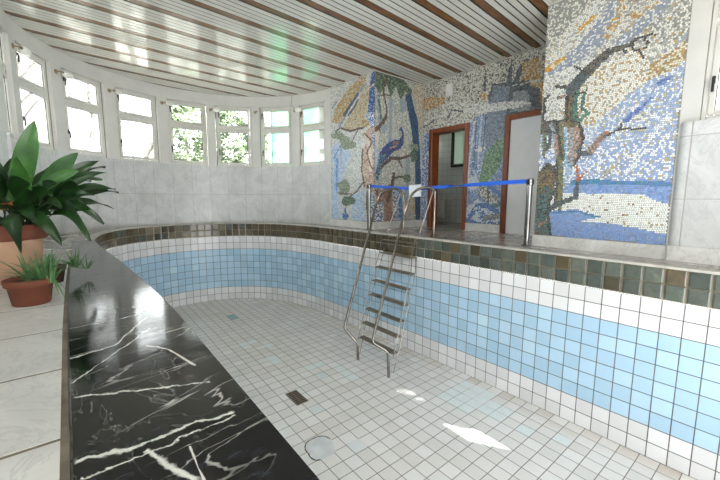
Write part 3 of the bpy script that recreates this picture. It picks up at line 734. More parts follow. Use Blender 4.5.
   ('navy',0,0,[5.24,2.65,5.42,2.7,5.51,2.48,5.64,2.22,5.73,1.62,5.79,0.77,5.82,-0.05,5.66,-0.04,5.58,1.4,5.44,2.07]),
   ('paleblue',0.065,0.087,[5.85,1.83,5.92,-0.01]),
   ('steelC',0.12,0.12,[5.37,1.38,5.36,0.56]),
   ('brown',0.029,0.048,[4.77,2.95,4.67,2.68,4.68,2.53,4.76,2.32,4.73,2.13]),
   ('brown',0.073,0.092,[4.73,2.13,4.58,1.96,4.41,1.85]),
   ('brown',0.026,0.018,[4.68,2.55,4.52,2.5]),
   ('brown',0.026,0.018,[4.7,2.55,4.86,2.56]),
   ('brown',0.037,0.026,[4.56,1.92,4.61,1.84]),
   ('steelC',0,0,[4.78,1.95,4.74,1.9,4.7,1.85,4.65,1.88,4.61,1.91,4.61,1.96,4.65,2.0,4.7,2.0,4.74,2.0]),
   ('cream',0,0,[4.38,1.79,4.56,1.89,4.54,1.51,4.39,1.46]),
   ('paleblue',0,0,[4.39,1.5,4.54,1.55,4.54,1.02,4.39,0.94]),
   ('brown',0.062,0.073,[4.44,1.02,4.7,1.26,4.91,1.39]),
   ('brown',0.066,0.048,[4.86,1.39,5.13,1.39,5.48,1.49]),
   ('brown',0.036,0.028,[5.08,1.38,5.2,1.23]),
   ('peacock',0,0,[4.59,1.48,4.74,1.64,4.96,1.74,5.1,1.76,5.18,1.84,5.24,1.73,5.13,1.58,4.94,1.51,4.8,1.38,4.64,1.26,4.56,1.33]),
   ('peacock',0.068,0.052,[5.18,1.69,5.21,1.89,5.16,2.0]),
   ('peacock',0.04,0.028,[5.16,2.0,5.11,1.95]),
   ('tail',0.12,0.09,[4.67,1.41,4.57,1.21,4.52,0.98]),
   ('pillarb',0,0,[5.1,1.7,5.08,1.67,5.03,1.66,4.97,1.65,4.94,1.67,4.93,1.69,4.98,1.72,5.03,1.74,5.07,1.72]),
   ('gold',0.032,0.028,[4.85,1.58,5.02,1.63]),
   ('folB',0,0,[5.67,1.67,5.68,1.62,5.57,1.56,5.45,1.59,5.43,1.63,5.37,1.68,5.48,1.72,5.57,1.73,5.63,1.73]),
   ('folG',0,0,[5.65,1.48,5.66,1.38,5.57,1.37,5.48,1.34,5.46,1.41,5.41,1.51,5.49,1.59,5.57,1.65,5.62,1.56]),
   ('pillarb',0,0,[4.7,0.83,4.92,0.88,4.97,-0.01,4.72,0.0]),
   ('brown',0.08,0.1,[4.97,1.08,4.92,0.84,4.82,0.56]),
   ('brown',0.048,0.032,[4.95,1.0,5.14,1.03,5.29,1.05]),
   ('folG',0,0,[5.45,1.02,5.48,0.97,5.37,0.92,5.27,0.94,5.25,0.99,5.2,1.04,5.29,1.08,5.37,1.08,5.44,1.08]),
   ('pillarb',0,0,[4.76,0.64,4.77,0.56,4.65,0.47,4.54,0.49,4.49,0.6,4.47,0.69,4.55,0.79,4.65,0.76,4.75,0.74]),
   ('brown',0.037,0.037,[4.49,0.75,4.66,0.44]),
   ('pattern',0,0,[4.45,0.44,4.68,0.52,4.72,0.0,4.45,0.02]),
   ('pattern',0,0,[4.95,0.76,5.12,0.8,5.14,-0.02,4.97,-0.01]),
   ('bluep',0.1,0.1,[5.15,0.72,5.2,-0.02]),
   ('beige',0,0,[5.39,0.64,5.6,0.64,5.62,0.26,5.4,0.27]),
   ('navy',0.08,0.08,[5.63,0.77,5.69,-0.0]),
  ],
  'D': [
   ('peb',0,0,[5.89,5.72,2.01,3.84,1.71,-0.13,5.73,-0.61]),
   ('peb2',0,0,[5.21,2.42,3.99,2.45,3.96,1.98,4.87,2.04,5.19,1.88]),
   ('ochD',0,0,[5.27,2.6,5.0,2.68,4.64,2.61,4.49,2.52,4.68,2.44,5.1,2.4]),
   ('ochD',0,0,[3.04,2.78,2.73,2.81,2.7,2.48,2.99,2.46]),
   ('ochD',0,0,[3.59,2.4,3.62,2.37,3.67,2.34,3.75,2.37,3.78,2.42,3.8,2.47,3.74,2.5,3.68,2.47,3.64,2.46]),
   ('ochD',0,0,[2.87,2.43,2.64,2.43,2.62,2.07,2.83,2.05]),
   ('swirl',0.04,0.04,[4.52,2.22,4.58,2.42,4.39,2.44,3.98,2.31,3.65,2.28]),
   ('castle',0.029,0.029,[4.47,2.17,4.38,2.31,4.06,2.21,3.85,2.24]),
   ('swirl',0.04,0.04,[5.06,2.15,4.88,2.24,4.57,2.23]),
   ('castle',0.03,0.03,[5.09,2.09,4.93,2.13,4.82,2.19]),
   ('castle',0,0,[3.64,2.14,3.58,2.47,3.53,2.59,2.88,2.49,2.86,2.4,2.71,2.33,2.67,1.96,3.36,1.99]),
   ('greyD',0,0,[3.19,2.05,3.14,2.37,2.9,2.34,2.83,2.02]),
   ('castle',0.05,0.083,[3.21,2.8,3.23,2.52]),
   ('castle',0.06,0.12,[3.04,2.75,3.11,2.49]),
   ('castle',0.027,0.04,[3.68,2.86,3.68,2.52]),
   ('castle',0.023,0.03,[3.42,2.56,2.97,2.49]),
   ('peb2',0.02,0.02,[3.18,2.47,2.72,2.45]),
   ('ray',0,0,[3.51,2.55,3.21,2.48,3.24,2.03,3.28,1.5,3.9,0.64,3.87,1.86,3.6,2.13]),
   ('checker',0,0,[5.19,1.96,4.92,1.97,4.85,-0.12,5.19,-0.15]),
   ('bluD',0,0,[4.05,1.88,3.84,2.1,3.68,2.11,3.29,2.04,3.17,-0.13,3.95,-0.2]),
   ('ray',0,0,[3.61,2.27,3.27,2.2,3.26,1.43,3.6,1.29]),
   ('greenD',0,0,[3.64,1.4,3.49,1.52,3.29,1.67,3.27,1.3,3.35,1.1,3.5,0.93,3.63,0.79,3.72,0.9,3.67,1.15]),
   ('arcw',0.037,0.029,[3.72,2.12,3.74,1.66,3.75,1.08]),
   ('arcw',0.037,0.029,[3.86,2.0,3.93,1.32,3.94,0.98]),
   ('slate',0.027,0.027,[3.82,1.99,3.84,1.13]),
   ('arcw',0.044,0.044,[3.81,1.49,3.63,1.49]),
   ('slate',0.022,0.022,[3.62,2.13,3.67,1.47]),
   ('bluep',0.044,0.037,[3.92,1.17,3.85,1.31,3.75,1.12]),
   ('arcw',0,0,[3.96,0.98,3.79,1.01,3.65,0.82,3.82,0.75,3.95,0.79]),
   ('peb',0.183,0.183,[3.65,0.75,3.4,0.54]),
   ('arcb',0.073,0.055,[3.51,0.82,3.25,0.64]),
   ('slate',0.026,0.026,[3.53,0.79,3.51,0.46]),
   ('slate',0.029,0.029,[3.71,0.72,3.66,0.53,3.51,0.46]),
   ('tealD',0.073,0.073,[3.47,0.46,3.21,0.5]),
   ('arcw',0,0,[3.98,0.41,3.73,0.59,3.47,0.46,3.2,0.4,3.17,-0.13,3.95,-0.2]),
   ('arcb',0.092,0.092,[3.88,0.26,3.72,0.46,3.51,0.46,3.33,0.36]),
   ('bluewhite',0.165,0.147,[3.72,0.38,3.58,0.24,3.46,0.14]),
   ('greyD',0.092,0.092,[3.58,0.24,3.29,0.29]),
   ('arcb',0.11,0.092,[3.97,0.18,3.74,0.12,3.58,0.09]),
   ('bluewhite',0.11,0.11,[3.46,0.14,3.19,0.15]),
   ('swirl',0,0,[4.15,2.23,3.81,2.29,3.38,2.26,2.96,2.18,2.82,2.13,3.02,2.1,3.37,2.1,3.76,2.12]),
  ],
}

# ------------------------------------------------------------------ the empty pool
poolT = thing('swimming_pool', 'empty tiled indoor swimming pool with blue band, white rows and dark green rim', 'pool', (2.2, 3.5, DEPTH))
def build_pool():
    s = arclen(pool); n = len(pool)
    # tiled wall: ten rows under the border
    mb = MB(); top = -2*TS-.004
    zs = [DEPTH-.03]+[DEPTH+TS*k for k in range(1, 10)]+[top]
    for i in range(n-1):
        a, b = pool[i], pool[i+1]; ua, ub = s[i]/TS, s[i+1]/TS
        va, vb = -.2, 10.0
        mb.add([(*a, DEPTH-.03), (*b, DEPTH-.03), (*b, top), (*a, top)], [(0, 1, 2, 3)], 0, True, [[(ua, va), (ub, va), (ub, vb), (ua, vb)]])
    mb.build('basin_wall', M['pooltile'], poolT)
    # floor
    P = offset(pool, -.03) if False else [(x, y) for x, y in pool]
    mb = MB(); mb.prism(list(reversed(P)), DEPTH-.08, DEPTH); mb.build('basin_floor', M['poolfloor'], poolT)
    # border of two rows of glazed tiles set in mortar
    mb = MB(); ins = offset(pool, .004)
    for i in range(n-1):
        a, b = ins[i], ins[i+1]; mb.add([(*a, top), (*b, top), (*b, -.018), (*a, -.018)], [(0, 1, 2, 3)], 0, True)
    mb.build('border_mortar', M['beddingm'], poolT)
    tot = s[-1]; N = int(tot/TS); rng = random.Random(3)
    V = []; F = []; Cc = []
    def at(q):
        q = min(max(q, 0), tot-1e-4); i = max(j for j in (np.searchsorted(s, q)-1,) if True); i = min(max(int(i), 0), n-2)
        t = (q-s[i])/(s[i+1]-s[i]); p = (pool[i][0]+(pool[i+1][0]-pool[i][0])*t, pool[i][1]+(pool[i+1][1]-pool[i][1])*t)
        tx, ty = pool[i+1][0]-pool[i][0], pool[i+1][1]-pool[i][1]; l = math.hypot(tx, ty); return p, (ty/l, -tx/l)
    pal_g = ['4c5249', '545b50', '5b6056', '4d534a', '60645a', '545a54']; pal_b = ['51472f', '5a4d38', '4c4430', '5f5440']; pal_p = ['6d6450', '7a705b', '5f5a48']
    for k in range(N):
        (px, py), _ = at((k+.5)*TS)
        for row in range(2):
            zt = -.022-row*.145; zb = zt-.136; g = .009
            q0, q1 = k*TS+g+rng.uniform(-.002, .002), (k+1)*TS-g+rng.uniform(-.002, .002)
            o = len(V); lay = []
            (a, na), (b, nb) = at(q0), at(q1)
            for d, e in ((.0, 0), (.012, .0), (.016, .010)):
                (a, na), (b, nb) = at(q0+e), at(q1-e)
                for (p, nn, z) in ((a, na, zb+e), (b, nb, zb+e), (b, nb, zt-e), (a, na, zt-e)): V.append((p[0]+nn[0]*(d-.002), p[1]+nn[1]*(d-.002), z+rng.uniform(-.001, .001)))
            F += [(o+8, o+9, o+10, o+11)]+[(o+l*4+j, o+l*4+(j+1) % 4, o+l*4+4+(j+1) % 4, o+l*4+4+j) for l in (0, 1) for j in range(4)]
            # greener towards the near end of the right-hand side, browner and dirtier round the far end
            if px > 3.9 and py < 3.6: pal = pal_g if rng.random() < (.9 if py < 2.9 else .4) else pal_b
            elif px > 3.2: pal = pal_b
            else: pal = pal_b if rng.random() < .5 else (pal_p if rng.random() < .6 else pal_g)
            c = lin(rng.choice(pal)); m = rng.uniform(.8, 1.2); c = (c[0]*m, c[1]*m, c[2]*m, 1)
            Cc += [c]*9
    me = bpy.data.meshes.new('border_tiles'); me.from_pydata(V, [], F); me.materials.append(M['glaze'])
    at_ = me.color_attributes.new('tint', 'FLOAT_COLOR', 'CORNER'); buf = []
    for f, c in zip(F, Cc): buf += list(c)*len(f)
    at_.data.foreach_set('color', buf); o = bpy.data.objects.new('border_tiles', me); COL.objects.link(o); o.parent = poolT; o.matrix_parent_inverse = Matrix.Translation(-poolT.location)
    # stone lip round the rim (the straight left side is covered by the black ledge)
    out = offset(pool, .085); i0 = next(i for i, p in enumerate(pool) if p[1] > 6.05)
    mb = MB()
    inn = offset(pool, -.016)
    for i in range(i0, n-1):
        a, b, c, d = inn[i], inn[i+1], out[i+1], out[i]
        mb.add([(*a, -.019), (*b, -.019), (*b, .004), (*a, .004), (*d, .004), (*c, .004), (*d, -.012), (*c, -.012)], [(0, 1, 2, 3), (3, 2, 5, 4), (4, 5, 7, 6), (1, 0, 6, 7)])
    mb.build('rim_lip', M['lip'], poolT)
    # repaired spots in the floor
    e = .0015; z = DEPTH
    gx = lambda i: .052+TS*i; gy = lambda j: .112+TS*j
    mb = MB(); rng = random.Random(5)
    def tile(mb, i, j, ni=1, nj=1):
        for a in range(ni):
            for b in range(nj): mb.box((gx(i+a)+.004, gy(j+b)+.004, z-.01), (gx(i+a+1)-.004, gy(j+b+1)-.004, z+e))
    for nm, mt_, spots in (('replacement_tile', 'newtile', [(21, 13, 4, 3), (22, 11, 2, 2), (17, 22, 1, 3), (15, 26, 2, 1), (13, 29, 1, 2), (23, 7, 1, 1), (22, 9, 1, 1), (14, 33, 1, 1), (12, 35, 2, 1)]),
                           ('white_tile', 'whitetile', [(12, 15, 1, 1), (12, 20, 1, 1), (15, 24, 1, 1)]), ('glass_tile', 'bluetile', [(14, 44, 1, 2)])):
        for i, j, ni, nj in spots:
            for a in range(ni):
                for b in range(nj): mb = MB(); tile(mb, i+a, j+b); mb.build(nm, M[mt_], poolT)
    cx, cy = 1.68, 2.72; out2 = []; outc = []
    rr = [.15, .16, .17, .165, .155, .16, .15, .14, .13, .15, .165, .155, .15, .16, .15, .14]
    for q, r_ in enumerate(rr):
        w = 2*math.pi*q/len(rr); out2.append((cx+r_*math.cos(w), cy+r_*math.sin(w)))
    pp = [(p.x, p.y) for p in smooth_path([(x, y, 0) for x, y in out2+out2[:1]], 3)][:-1]
    mb = MB(); mb.prism(pp, z-.02, z+.003); mb.build('cement_patch', M['cement'], poolT)
    mb = MB(); mb.tube([(x, y, z+.002) for x, y in pp[2:33]], [.0035+.003*abs(math.sin(i*.9)) for i in range(31)], 5); mb.build('patch_crack', M['crack'], poolT)
build_pool()
# drain grate
t = thing('drain_grate', 'small dark rusty drain grate set in the white pool floor', 'drain', (1.92, 3.645, DEPTH))
mb = MB(); a, b = (1.845, 3.49), (2.0, 3.80)
for p0, p1 in (((a[0], a[1]), (b[0], a[1]+.018)), ((a[0], b[1]-.018), (b[0], b[1])), ((a[0], a[1]), (a[0]+.016, b[1])), ((b[0]-.016, a[1]), (b[0], b[1]))): mb.box((*p0, DEPTH-.004), (*p1, DEPTH+.006))
mb.build('grate_frame', M['castiron'], t)
mb = MB()
for i in range(7): y = a[1]+.045+i*.037; mb.box((a[0]+.012, y-.008, DEPTH-.003), (b[0]-.012, y+.008, DEPTH+.004))
mb.box(((a[0]+b[0])/2-.006, a[1]+.01, DEPTH-.003), ((a[0]+b[0])/2+.006, b[1]-.01, DEPTH+.003)); mb.build('grate_bars', M['castiron'], t)
mb = MB(); mb.box((a[0], a[1], DEPTH-.002), (b[0], b[1], DEPTH+.0012)); mb.build('drain_shade_plate', M['void'], t)  # thin dark plate under the bars, shade of the hollow put into its colour

# black marble ledge along the left side of the pool
led = thing('marble_ledge', 'black marble ledge with white veins along the left side of the pool', 'ledge', (.1, 2.5, 0))
i1 = max(i for i, p in enumerate(pool[:len(pool)//2]) if p[1] < 6.0)
inner = [p for p in offset(pool, -.014)[:i1+1]]
outerL = [(-.115, 5.95), (-.105, 5.0), (-.1, 3.6), (-.095, 2.9), (-.08, 2.0), (-.06, 1.2), (-.045, .6), (-.03, -1.3)]
mb = MB(); mb.prism([(x, y) for x, y in inner]+outerL, -.012, .006); mb.build('ledge_top', M['black'], led)
mb = MB(); pth = inner
for i in range(len(pth)-1):
    a, b = pth[i], pth[i+1]; mb.add([(a[0]-.02, a[1], -.05), (b[0]-.02, b[1], -.05), (b[0]-.004, b[1], -.012), (a[0]-.004, a[1], -.012)], [(0, 1, 2, 3)])
# pale slabs of the deck on the left, each its own slab
M['slabj'] = simple('beige mortar joint', '6e6658', .9, 0, .35, 9)
mb = MB(); mb.prism([(-.035, -1.3), (-1.24, -1.3), (-1.24, 4.1), (-.109, 4.1), (-.106, 3.6), (-.101, 2.9), (-.086, 2.0), (-.066, 1.2), (-.05, .6)], -.012, .0025); mb.build('floor', M['slabj'], kind='structure')
ys = [-1.29, -.82, -.35, .12, .59, 1.085, 1.55, 2.03, 2.52, 3.02, 3.52, 4.02]
edgeX = lambda y: np.interp(y, [-1.3, .6, 1.2, 2.0, 2.9, 5.9], [-.052, -.069, -.083, -.103, -.117, -.131])
for a, b in zip(ys, ys[1:]):
    mb = MB(); mb.prism([(edgeX(a+.007), a+.007), (edgeX(b-.007), b-.007), (-.93, b-.007), (-.93, a+.007)], -.01, .004)
    o = mb.build('floor_slab', M['slab'], kind='structure')

# ------------------------------------------------------------------ mosaics
def pal(s):
    out = []
    for q in s.split():
        h, w = q.split(':'); out.append((lin(h)[:3], float(w)))
    c = np.array([x[0] for x in out]); w = np.array([x[1] for x in out]); return c, w/w.sum()
def paint(key, S, Z, rng):
    """colour of every tessera at (S, Z) on the panel"""
    n = len(S); col = np.zeros((n, 3))
    for name, w0, w1, q in ART[key]:
        pts = np.array(q, float).reshape(-1, 2)
        if w0 == 0:
            ins = np.zeros(n, bool); m = len(pts)
            for i in range(m):
                (xa, ya), (xb, yb) = pts[i], pts[(i+1) % m]
                cond = (ya > Z) != (yb > Z)
                with np.errstate(divide='ignore', invalid='ignore'): xi = xa+(Z-ya)*(xb-xa)/(yb-ya if yb != ya else 1e-9)
                ins ^= cond & (S < xi)
        else:
            ins = np.zeros(n, bool); m = len(pts)-1
            for i in range(m):
                a, b = pts[i], pts[i+1]; d = b-a; L = max(d@d, 1e-9)
                t = np.clip(((S-a[0])*d[0]+(Z-a[1])*d[1])/L, 0, 1); ww = (w0+(w1-w0)*(i+t)/m)/2
                ins |= np.hypot(S-a[0]-t*d[0], Z-a[1]-t*d[1]) < np.maximum(ww, .009)
        k = int(ins.sum())
        if not k: continue
        c, w = pal(PAL[name]); col[ins] = c[rng.choice(len(c), k, p=w)]
    return col
def mosaic(key, s0, s1, z0, z1, size, frame, label, holes=(), seed=1, gap=.88):
    """panel of individual tesserae; FRAME maps (s, z, out) to the world"""
    rng = np.random.default_rng(seed)
    nz = int((z1-z0)/size); ns = int((s1-s0)/size)
    S, Z = np.meshgrid(s0+(np.arange(ns)+.5)*(s1-s0)/ns, z0+(np.arange(nz)+.5)*(z1-z0)/nz)
    S = S+((np.arange(nz) % 2)*.5*size)[:, None]*.6-size*.15
    S = S.ravel(); Z = Z.ravel()
    Z = Z+.35*size*np.sin(S*9+Z*3); S = S+.3*size*np.sin(Z*8)
    ok = (S > s0+size*.4) & (S < s1-size*.4) & (Z > z0+size*.4) & (Z < z1-size*.4)
    for a, b, c, d in holes: ok &= ~((S > a-size*.5) & (S < b+size*.5) & (Z > c-size) & (Z < d+size*.5))
    S, Z = S[ok], Z[ok]; n = len(S); col = paint(key, S, Z, rng); col *= rng.uniform(.9, 1.1, (n, 1))
    ang = rng.normal(0, .16, n); h = size*.5*gap*rng.uniform(.88, 1.05, n)
    V = []; corners = ((-1, -1), (1, -1), (1, 1), (-1, 1)); jit = rng.normal(0, size*.045, (n, 4, 2)); tilt = rng.normal(0, size*.02, (n, 4))
    for k, (a, b) in enumerate(corners):
        ss = S+h*(a*np.cos(ang)-b*np.sin(ang))+jit[:, k, 0]; zz = Z+h*(a*np.sin(ang)+b*np.cos(ang))+jit[:, k, 1]; V.append(frame(ss, zz, .0062+tilt[:, k]))
    for k, (a, b) in enumerate(corners):
        ss = S+h*1.04*(a*np.cos(ang)-b*np.sin(ang)); zz = Z+h*1.04*(a*np.sin(ang)+b*np.cos(ang)); V.append(frame(ss, zz, .0035+tilt[:, k]*0))
    V = np.stack(V, 1).reshape(-1, 3); i = np.arange(n)[:, None]*8
    F = np.concatenate([i+np.array([[0, 1, 2, 3]])]+[i+np.array([[4+k, 4+(k+1) % 4, (k+1) % 4, k]]) for k in range(4)], 0).astype(int)
    me = bpy.data.meshes.new('tesserae'); me.from_pydata(V.tolist(), [], F.tolist()); me.materials.append(M['tess'])
    cc = np.repeat(np.concatenate([np.tile(col, (5, 1)), np.ones((5*n, 1))], 1), 4, 0)
    at = me.color_attributes.new('tint', 'FLOAT_COLOR', 'CORNER'); at.data.foreach_set('color', cc.ravel().astype(np.float32)); me.update()
    base = frame(np.array([(s0+s1)/2]), np.array([z0]), 0)[0]
    t = thing('wall_mosaic', label, 'mosaic', tuple(base), 'wall mosaics')
    o = bpy.data.objects.new('tesserae', me); COL.objects.link(o); o.parent = t; o.matrix_parent_inverse = Matrix.Translation(-t.location)
    g = MB()
    def slab(a, b, c, d):
        q = [frame(np.array([x]), np.array([z]), e)[0] for e in (-.004, .004) for x, z in ((a, c), (b, c), (b, d), (a, d))]
        g.add(q, [(3, 2, 1, 0), (4, 5, 6, 7), (0, 1, 5, 4), (1, 2, 6, 5), (2, 3, 7, 6), (3, 0, 4, 7)])
    if holes:
        xs = [s0]+[v for h_ in sorted(holes) for v in h_[:2]]+[s1]; ht = holes[0][3]
        slab(s0, s1, ht, z1)
        for a, b in zip(xs[0::2], xs[1::2]):
            if b-a > .01: slab(a, b, z0, ht)
    else: slab(s0, s1, z0, z1)
    g.build('grout_bed', M['grout'], t)
    return t
st3 = lambda x, y, z: np.stack(np.broadcast_arrays(x, y, z), 1).astype(float)
mosaic('A', .80, 2.135, .125, CZ-.01, .0195, lambda s, z, e: st3(4.658-e, s, z), 'wall mosaic of a dead twisted tree over snow and blue water, on the near pillar', seed=2, gap=.84)
def frB(s, z, e):
    u = (s-5.12)/(6.50-5.12); return st3(4.455-.075*u-e, s, z)
mosaic('B', 5.12, 6.49, .13, CZ-.01, .021, frB, 'wall mosaic of a pale pine trunk beside the last green window', seed=3)
mosaic('C', 4.452, 5.79, .13, CZ-.01, .0215, lambda s, z, e: st3(s, 5.127-e, z), 'wall mosaic of a blue peacock on a branch, left of the doorways', seed=4)
mosaic('D', 2.14, 5.11, .13, CZ-.01, .0235, lambda s, z, e: st3(5.797-e, s, z), 'wall mosaic of grey castle towers and swirls around the two doorways', holes=[(D2[0], D2[1], -1, DH), (D1[0], D1[1], -1, DH)], seed=5)

# ------------------------------------------------------------------ pool ladder
lad = thing('pool_ladder', 'tall steel pool ladder with curved handrails and grimy treads', 'ladder', (3.6, 3.8, DEPTH))
RR = [(3.16, 3.30, DEPTH), (3.16, 3.32, -1.50), (3.0, 3.47, -1.37), (3.77, 3.80, -.10), (4.03, 3.91, .33), (4.08, 3.82, .62), (4.13, 3.71, .735), (4.2, 3.57, .76), (4.24, 3.49, .72), (4.25, 3.475, .6), (4.25, 3.48, -.012)]
LL = [(3.15, 3.97, DEPTH), (3.15, 3.98, -1.60), (3.0, 4.12, -1.37), (3.75, 4.45, 0.0), (4.06, 4.59, .55), (4.10, 4.47, .70), (4.16, 4.31, .76), (4.23, 4.17, .70), (4.25, 4.13, .55), (4.25, 4.14, -.012)]
for P in (LL, RR):
    pts = fillet(P[:4], .04, 3)[:-1]+smooth_path(P[3:], 5)
    mb = MB(); mb.tube(pts, .0205, 12); mb.build('handrail', M['steel'], lad)
TR = [(4.02, 4.36, 3.64, -.09), (3.925, 4.31, 3.60, -.30), (3.825, 4.30, 3.52, -.53), (3.73, 4.29, 3.50, -.745), (3.635, 4.25, 3.46, -.96), (3.54, 4.22, 3.44, -1.18), (3.445, 4.19, 3.40, -1.38), (3.355, 4.15, 3.38, -1.59)]
for X, ya, yb, z in TR:
    mb = MB(); mb.box((X-.045, yb, z-.022), (X+.06, ya, z), 0, None, .004)
    for k in range(4): mb.box((X-.038+k*.025, yb+.02, z), (X-.028+k*.025, ya-.02, z+.003))
    mb.build('tread', M['tread'], lad)
for side, dy in ((1, .012), (2, -.012)):
    for fr, dx in ((0, -.04), (1, .055)):
        pts = [(t_[0]+dx, t_[side]+(-dy if False else dy)*0+dy, t_[3]-.01) for t_ in TR]
        a, b = Vector(pts[0]), Vector(pts[1]); pts = [tuple(a+(a-b)*.35)]+pts
        if fr == 1:
            e = Vector(pts[-1]); d = (Vector(pts[-1])-Vector(pts[-2])); e2 = e+d*((DEPTH-e.z)/d.z); pts.append(tuple(e2))
        else: pts.append((pts[-1][0]-.005, pts[-1][1], pts[-1][2]-.03))
        mb = MB(); mb.tube(pts, .0075, 8); mb.build('stile', M['steel'], lad)
# slanted braces from the treads up to the handrails, and the outward struts at the foot
for P, side in ((LL, 1), (RR, 2)):
    q = Vector((TR[0][0]+.02, TR[0][side], TR[0][3])); top = Vector(P[-3])
    mb = MB(); mb.tube([q, q*.45+top*.55, (top.x, top.y, top.z+.02)], .009, 8); mb.build('brace', M['steel'], lad)

# ------------------------------------------------------------------ belt barrier
def barrier_post(x, y, h, label):
    t = thing('barrier_post', label, 'barrier post', (x, y, -.012), 'belt barrier posts')
    mb = MB(); mb.lathe([(.0, 0), (.062, 0), (.064, .006), (.05, .016), (.04, .024), (.036, .03)], (x, y, -.012), 28); mb.build('base', M['chrome'], t)
    mb = MB(); mb.lathe([(.034, .02), (.034, h-.09), (.0335, h-.085)], (x, y, -.012), 28); mb.build('pole', M['chrome'], t)
    mb = MB(); mb.lathe([(.035, h-.085), (.039, h-.08), (.039, h-.006), (.036, h), (.012, h+.004), (0, h+.004)], (x, y, -.012), 28); hd = mb.build('belt_head', M['chrome'], t)
    mb = MB()
    for a in (-90, 90, 180):
        mb = MB(); c, s = math.cos(R(a)), math.sin(R(a)); mb.box((-.012, -.004, h-.072), (.012, .004, h-.014), 0, Matrix.Translation((x+c*.039, y+s*.039, -.012)) @ Matrix.Rotation(R(a+90), 4, 'Z'))
        mb.build('belt_slot', M['rubber'], hd)
barrier_post(4.43, 2.12, .86, 'chrome barrier post in front of the dead tree mosaic')
barrier_post(4.27, 5.06, .87, 'chrome barrier post in front of the corner of the peacock mosaic')
ctr = smooth_path([(4.415, 2.162, .815), (4.38, 2.49, .805), (4.345, 3.07, .785), (4.32, 3.5, .765), (4.30, 3.95, .755), (4.285, 4.52, .785), (4.275, 5.017, .82)], 10)
mb = MB(); n = len(ctr); V = []
for i, p in enumerate(ctr):
    t = i/(n-1); tw = R(78)*math.exp(-((t-.36)/.055)**2)
    d = (ctr[min(i+1, n-1)]-ctr[max(i-1, 0)]).normalized(); sd_ = d.cross(Vector((0, 0, 1))).normalized(); up = Vector((0, 0, 1))*math.cos(tw)+sd_*math.sin(tw); w = .026
    th = d.cross(up).normalized()*.0012
    V += [p-up*w-th, p+up*w-th, p+up*w+th, p-up*w+th]
F = [(i*4+k, i*4+4+k, i*4+4+(k+1) % 4, i*4+(k+1) % 4) for i in range(n-1) for k in range(4)]+[(3, 2, 1, 0), tuple(range(4*n-4, 4*n))]
mb.add(V, F, 0, False)
tag(mb.build('barrier_belt', M['belt']), 'blue belt stretched between the chrome posts past the ladder top', 'belt')
sg = thing('paper_sign', 'blank white paper sheet hung on the blue belt', 'sign', (4.297, 3.96, .65))
mb = MB(); mb.box((4.2955, 3.80, .62), (4.2975, 4.06, .815), 0, Matrix.Translation((4.3, 3.96, .74)) @ Matrix.Rotation(R(2), 4, 'Z') @ Matrix.Rotation(R(-2.5), 4, 'X') @ Matrix.Translation((-4.3, -3.96, -.74))); mb.build('sheet', M['paper'], sg)

# ------------------------------------------------------------------ potted plants
def leaf(mb, base, tip, w, sag=.08, petiole=.25, mi=0, mip=1, side=None, fold=.18, n=9, spike=False):
    b, t = Vector(base), Vector(tip); d = t-b; L = d.length; c = b+d*.5+Vector((0, 0, sag))
    pts = [b*(1-k)**2+c*2*k*(1-k)+t*k*k for k in (i/n for i in range(n+1))]
    k0 = petiole
    if k0 > 0.02:
        q = int(n*k0)+1; mb.tube(pts[:q+1], [.006-.002*i/q for i in range(q+1)], 5, mip, False)
    V = []; F = []; m = n+4
    for i in range(m+1):
        k = k0+(1-k0)*i/m; p = b*(1-k)**2+c*2*k*(1-k)+t*k*k; tg = ((c-b)*(1-k)+(t-c)*k).normalized()
        sd_ = side.normalized() if side else tg.cross(Vector((0, 0, 1)))
        if sd_.length < .05: sd_ = Vector((1, -.3, 0))
        sd_ = (sd_-tg*sd_.dot(tg)).normalized(); up = sd_.cross(tg)
        u = i/m; ww = w*.5*(math.sin(math.pi*min(1, u*.93+.05))**.75)*(1 if u < .96 else .35)*(1.12-.35*u)
        if spike: ww = w*.5*(1-u)**.85*(.55+.45*min(1, u*6+.3))
        wav = 0 if spike else .012*math.sin(u*9+b.x*30)
        V += [p-sd_*ww+up*(fold*ww+wav), p-sd_*ww*.5+up*fold*ww*.35, p, p+sd_*ww*.5+up*fold*ww*.35, p+sd_*ww+up*(fold*ww-wav)]
    for i in range(m):
        for j in range(4): F.append((i*5+j, i*5+j+1, i*5+6+j, i*5+5+j))
    mb.add(V, F, mi, True)
PX, PY = -.47, 3.52
big = thing('potted_plant', 'large broad-leaved plant with dark glossy leaves in a faded terracotta pot', 'plant', (PX, PY, .004))
mb = MB(); mb.lathe([(.0, .004), (.205, .004), (.21, .012), (.236, .30), (.238, .305)], (PX, PY, 0), 40, 0); po = mb.build('pot', M['terra_pale'], big)
mb = MB(); mb.lathe([(.238, .298), (.262, .302), (.268, .31), (.27, .40), (.262, .408), (.248, .405), (.244, .36), (.0, .36)], (PX, PY, 0), 40); mb.build('pot_rim', M['terra'], po)
mb = MB(); mb.lathe([(0, .385), (.12, .39), (.246, .378)], (PX, PY, 0), 30); rg = random.Random(2)
for i in range(150):
    a, r_ = rg.uniform(0, 6.28), .24*math.sqrt(rg.random()); q = rg.uniform(.007, .014)
    mb.lathe([(0, -q*.6), (q, -q*.2), (q*.8, q*.4), (0, q*.6)], (PX+r_*math.cos(a), PY+r_*math.sin(a), .39), 6)
mb.build('gravel', M['gravel'], big)
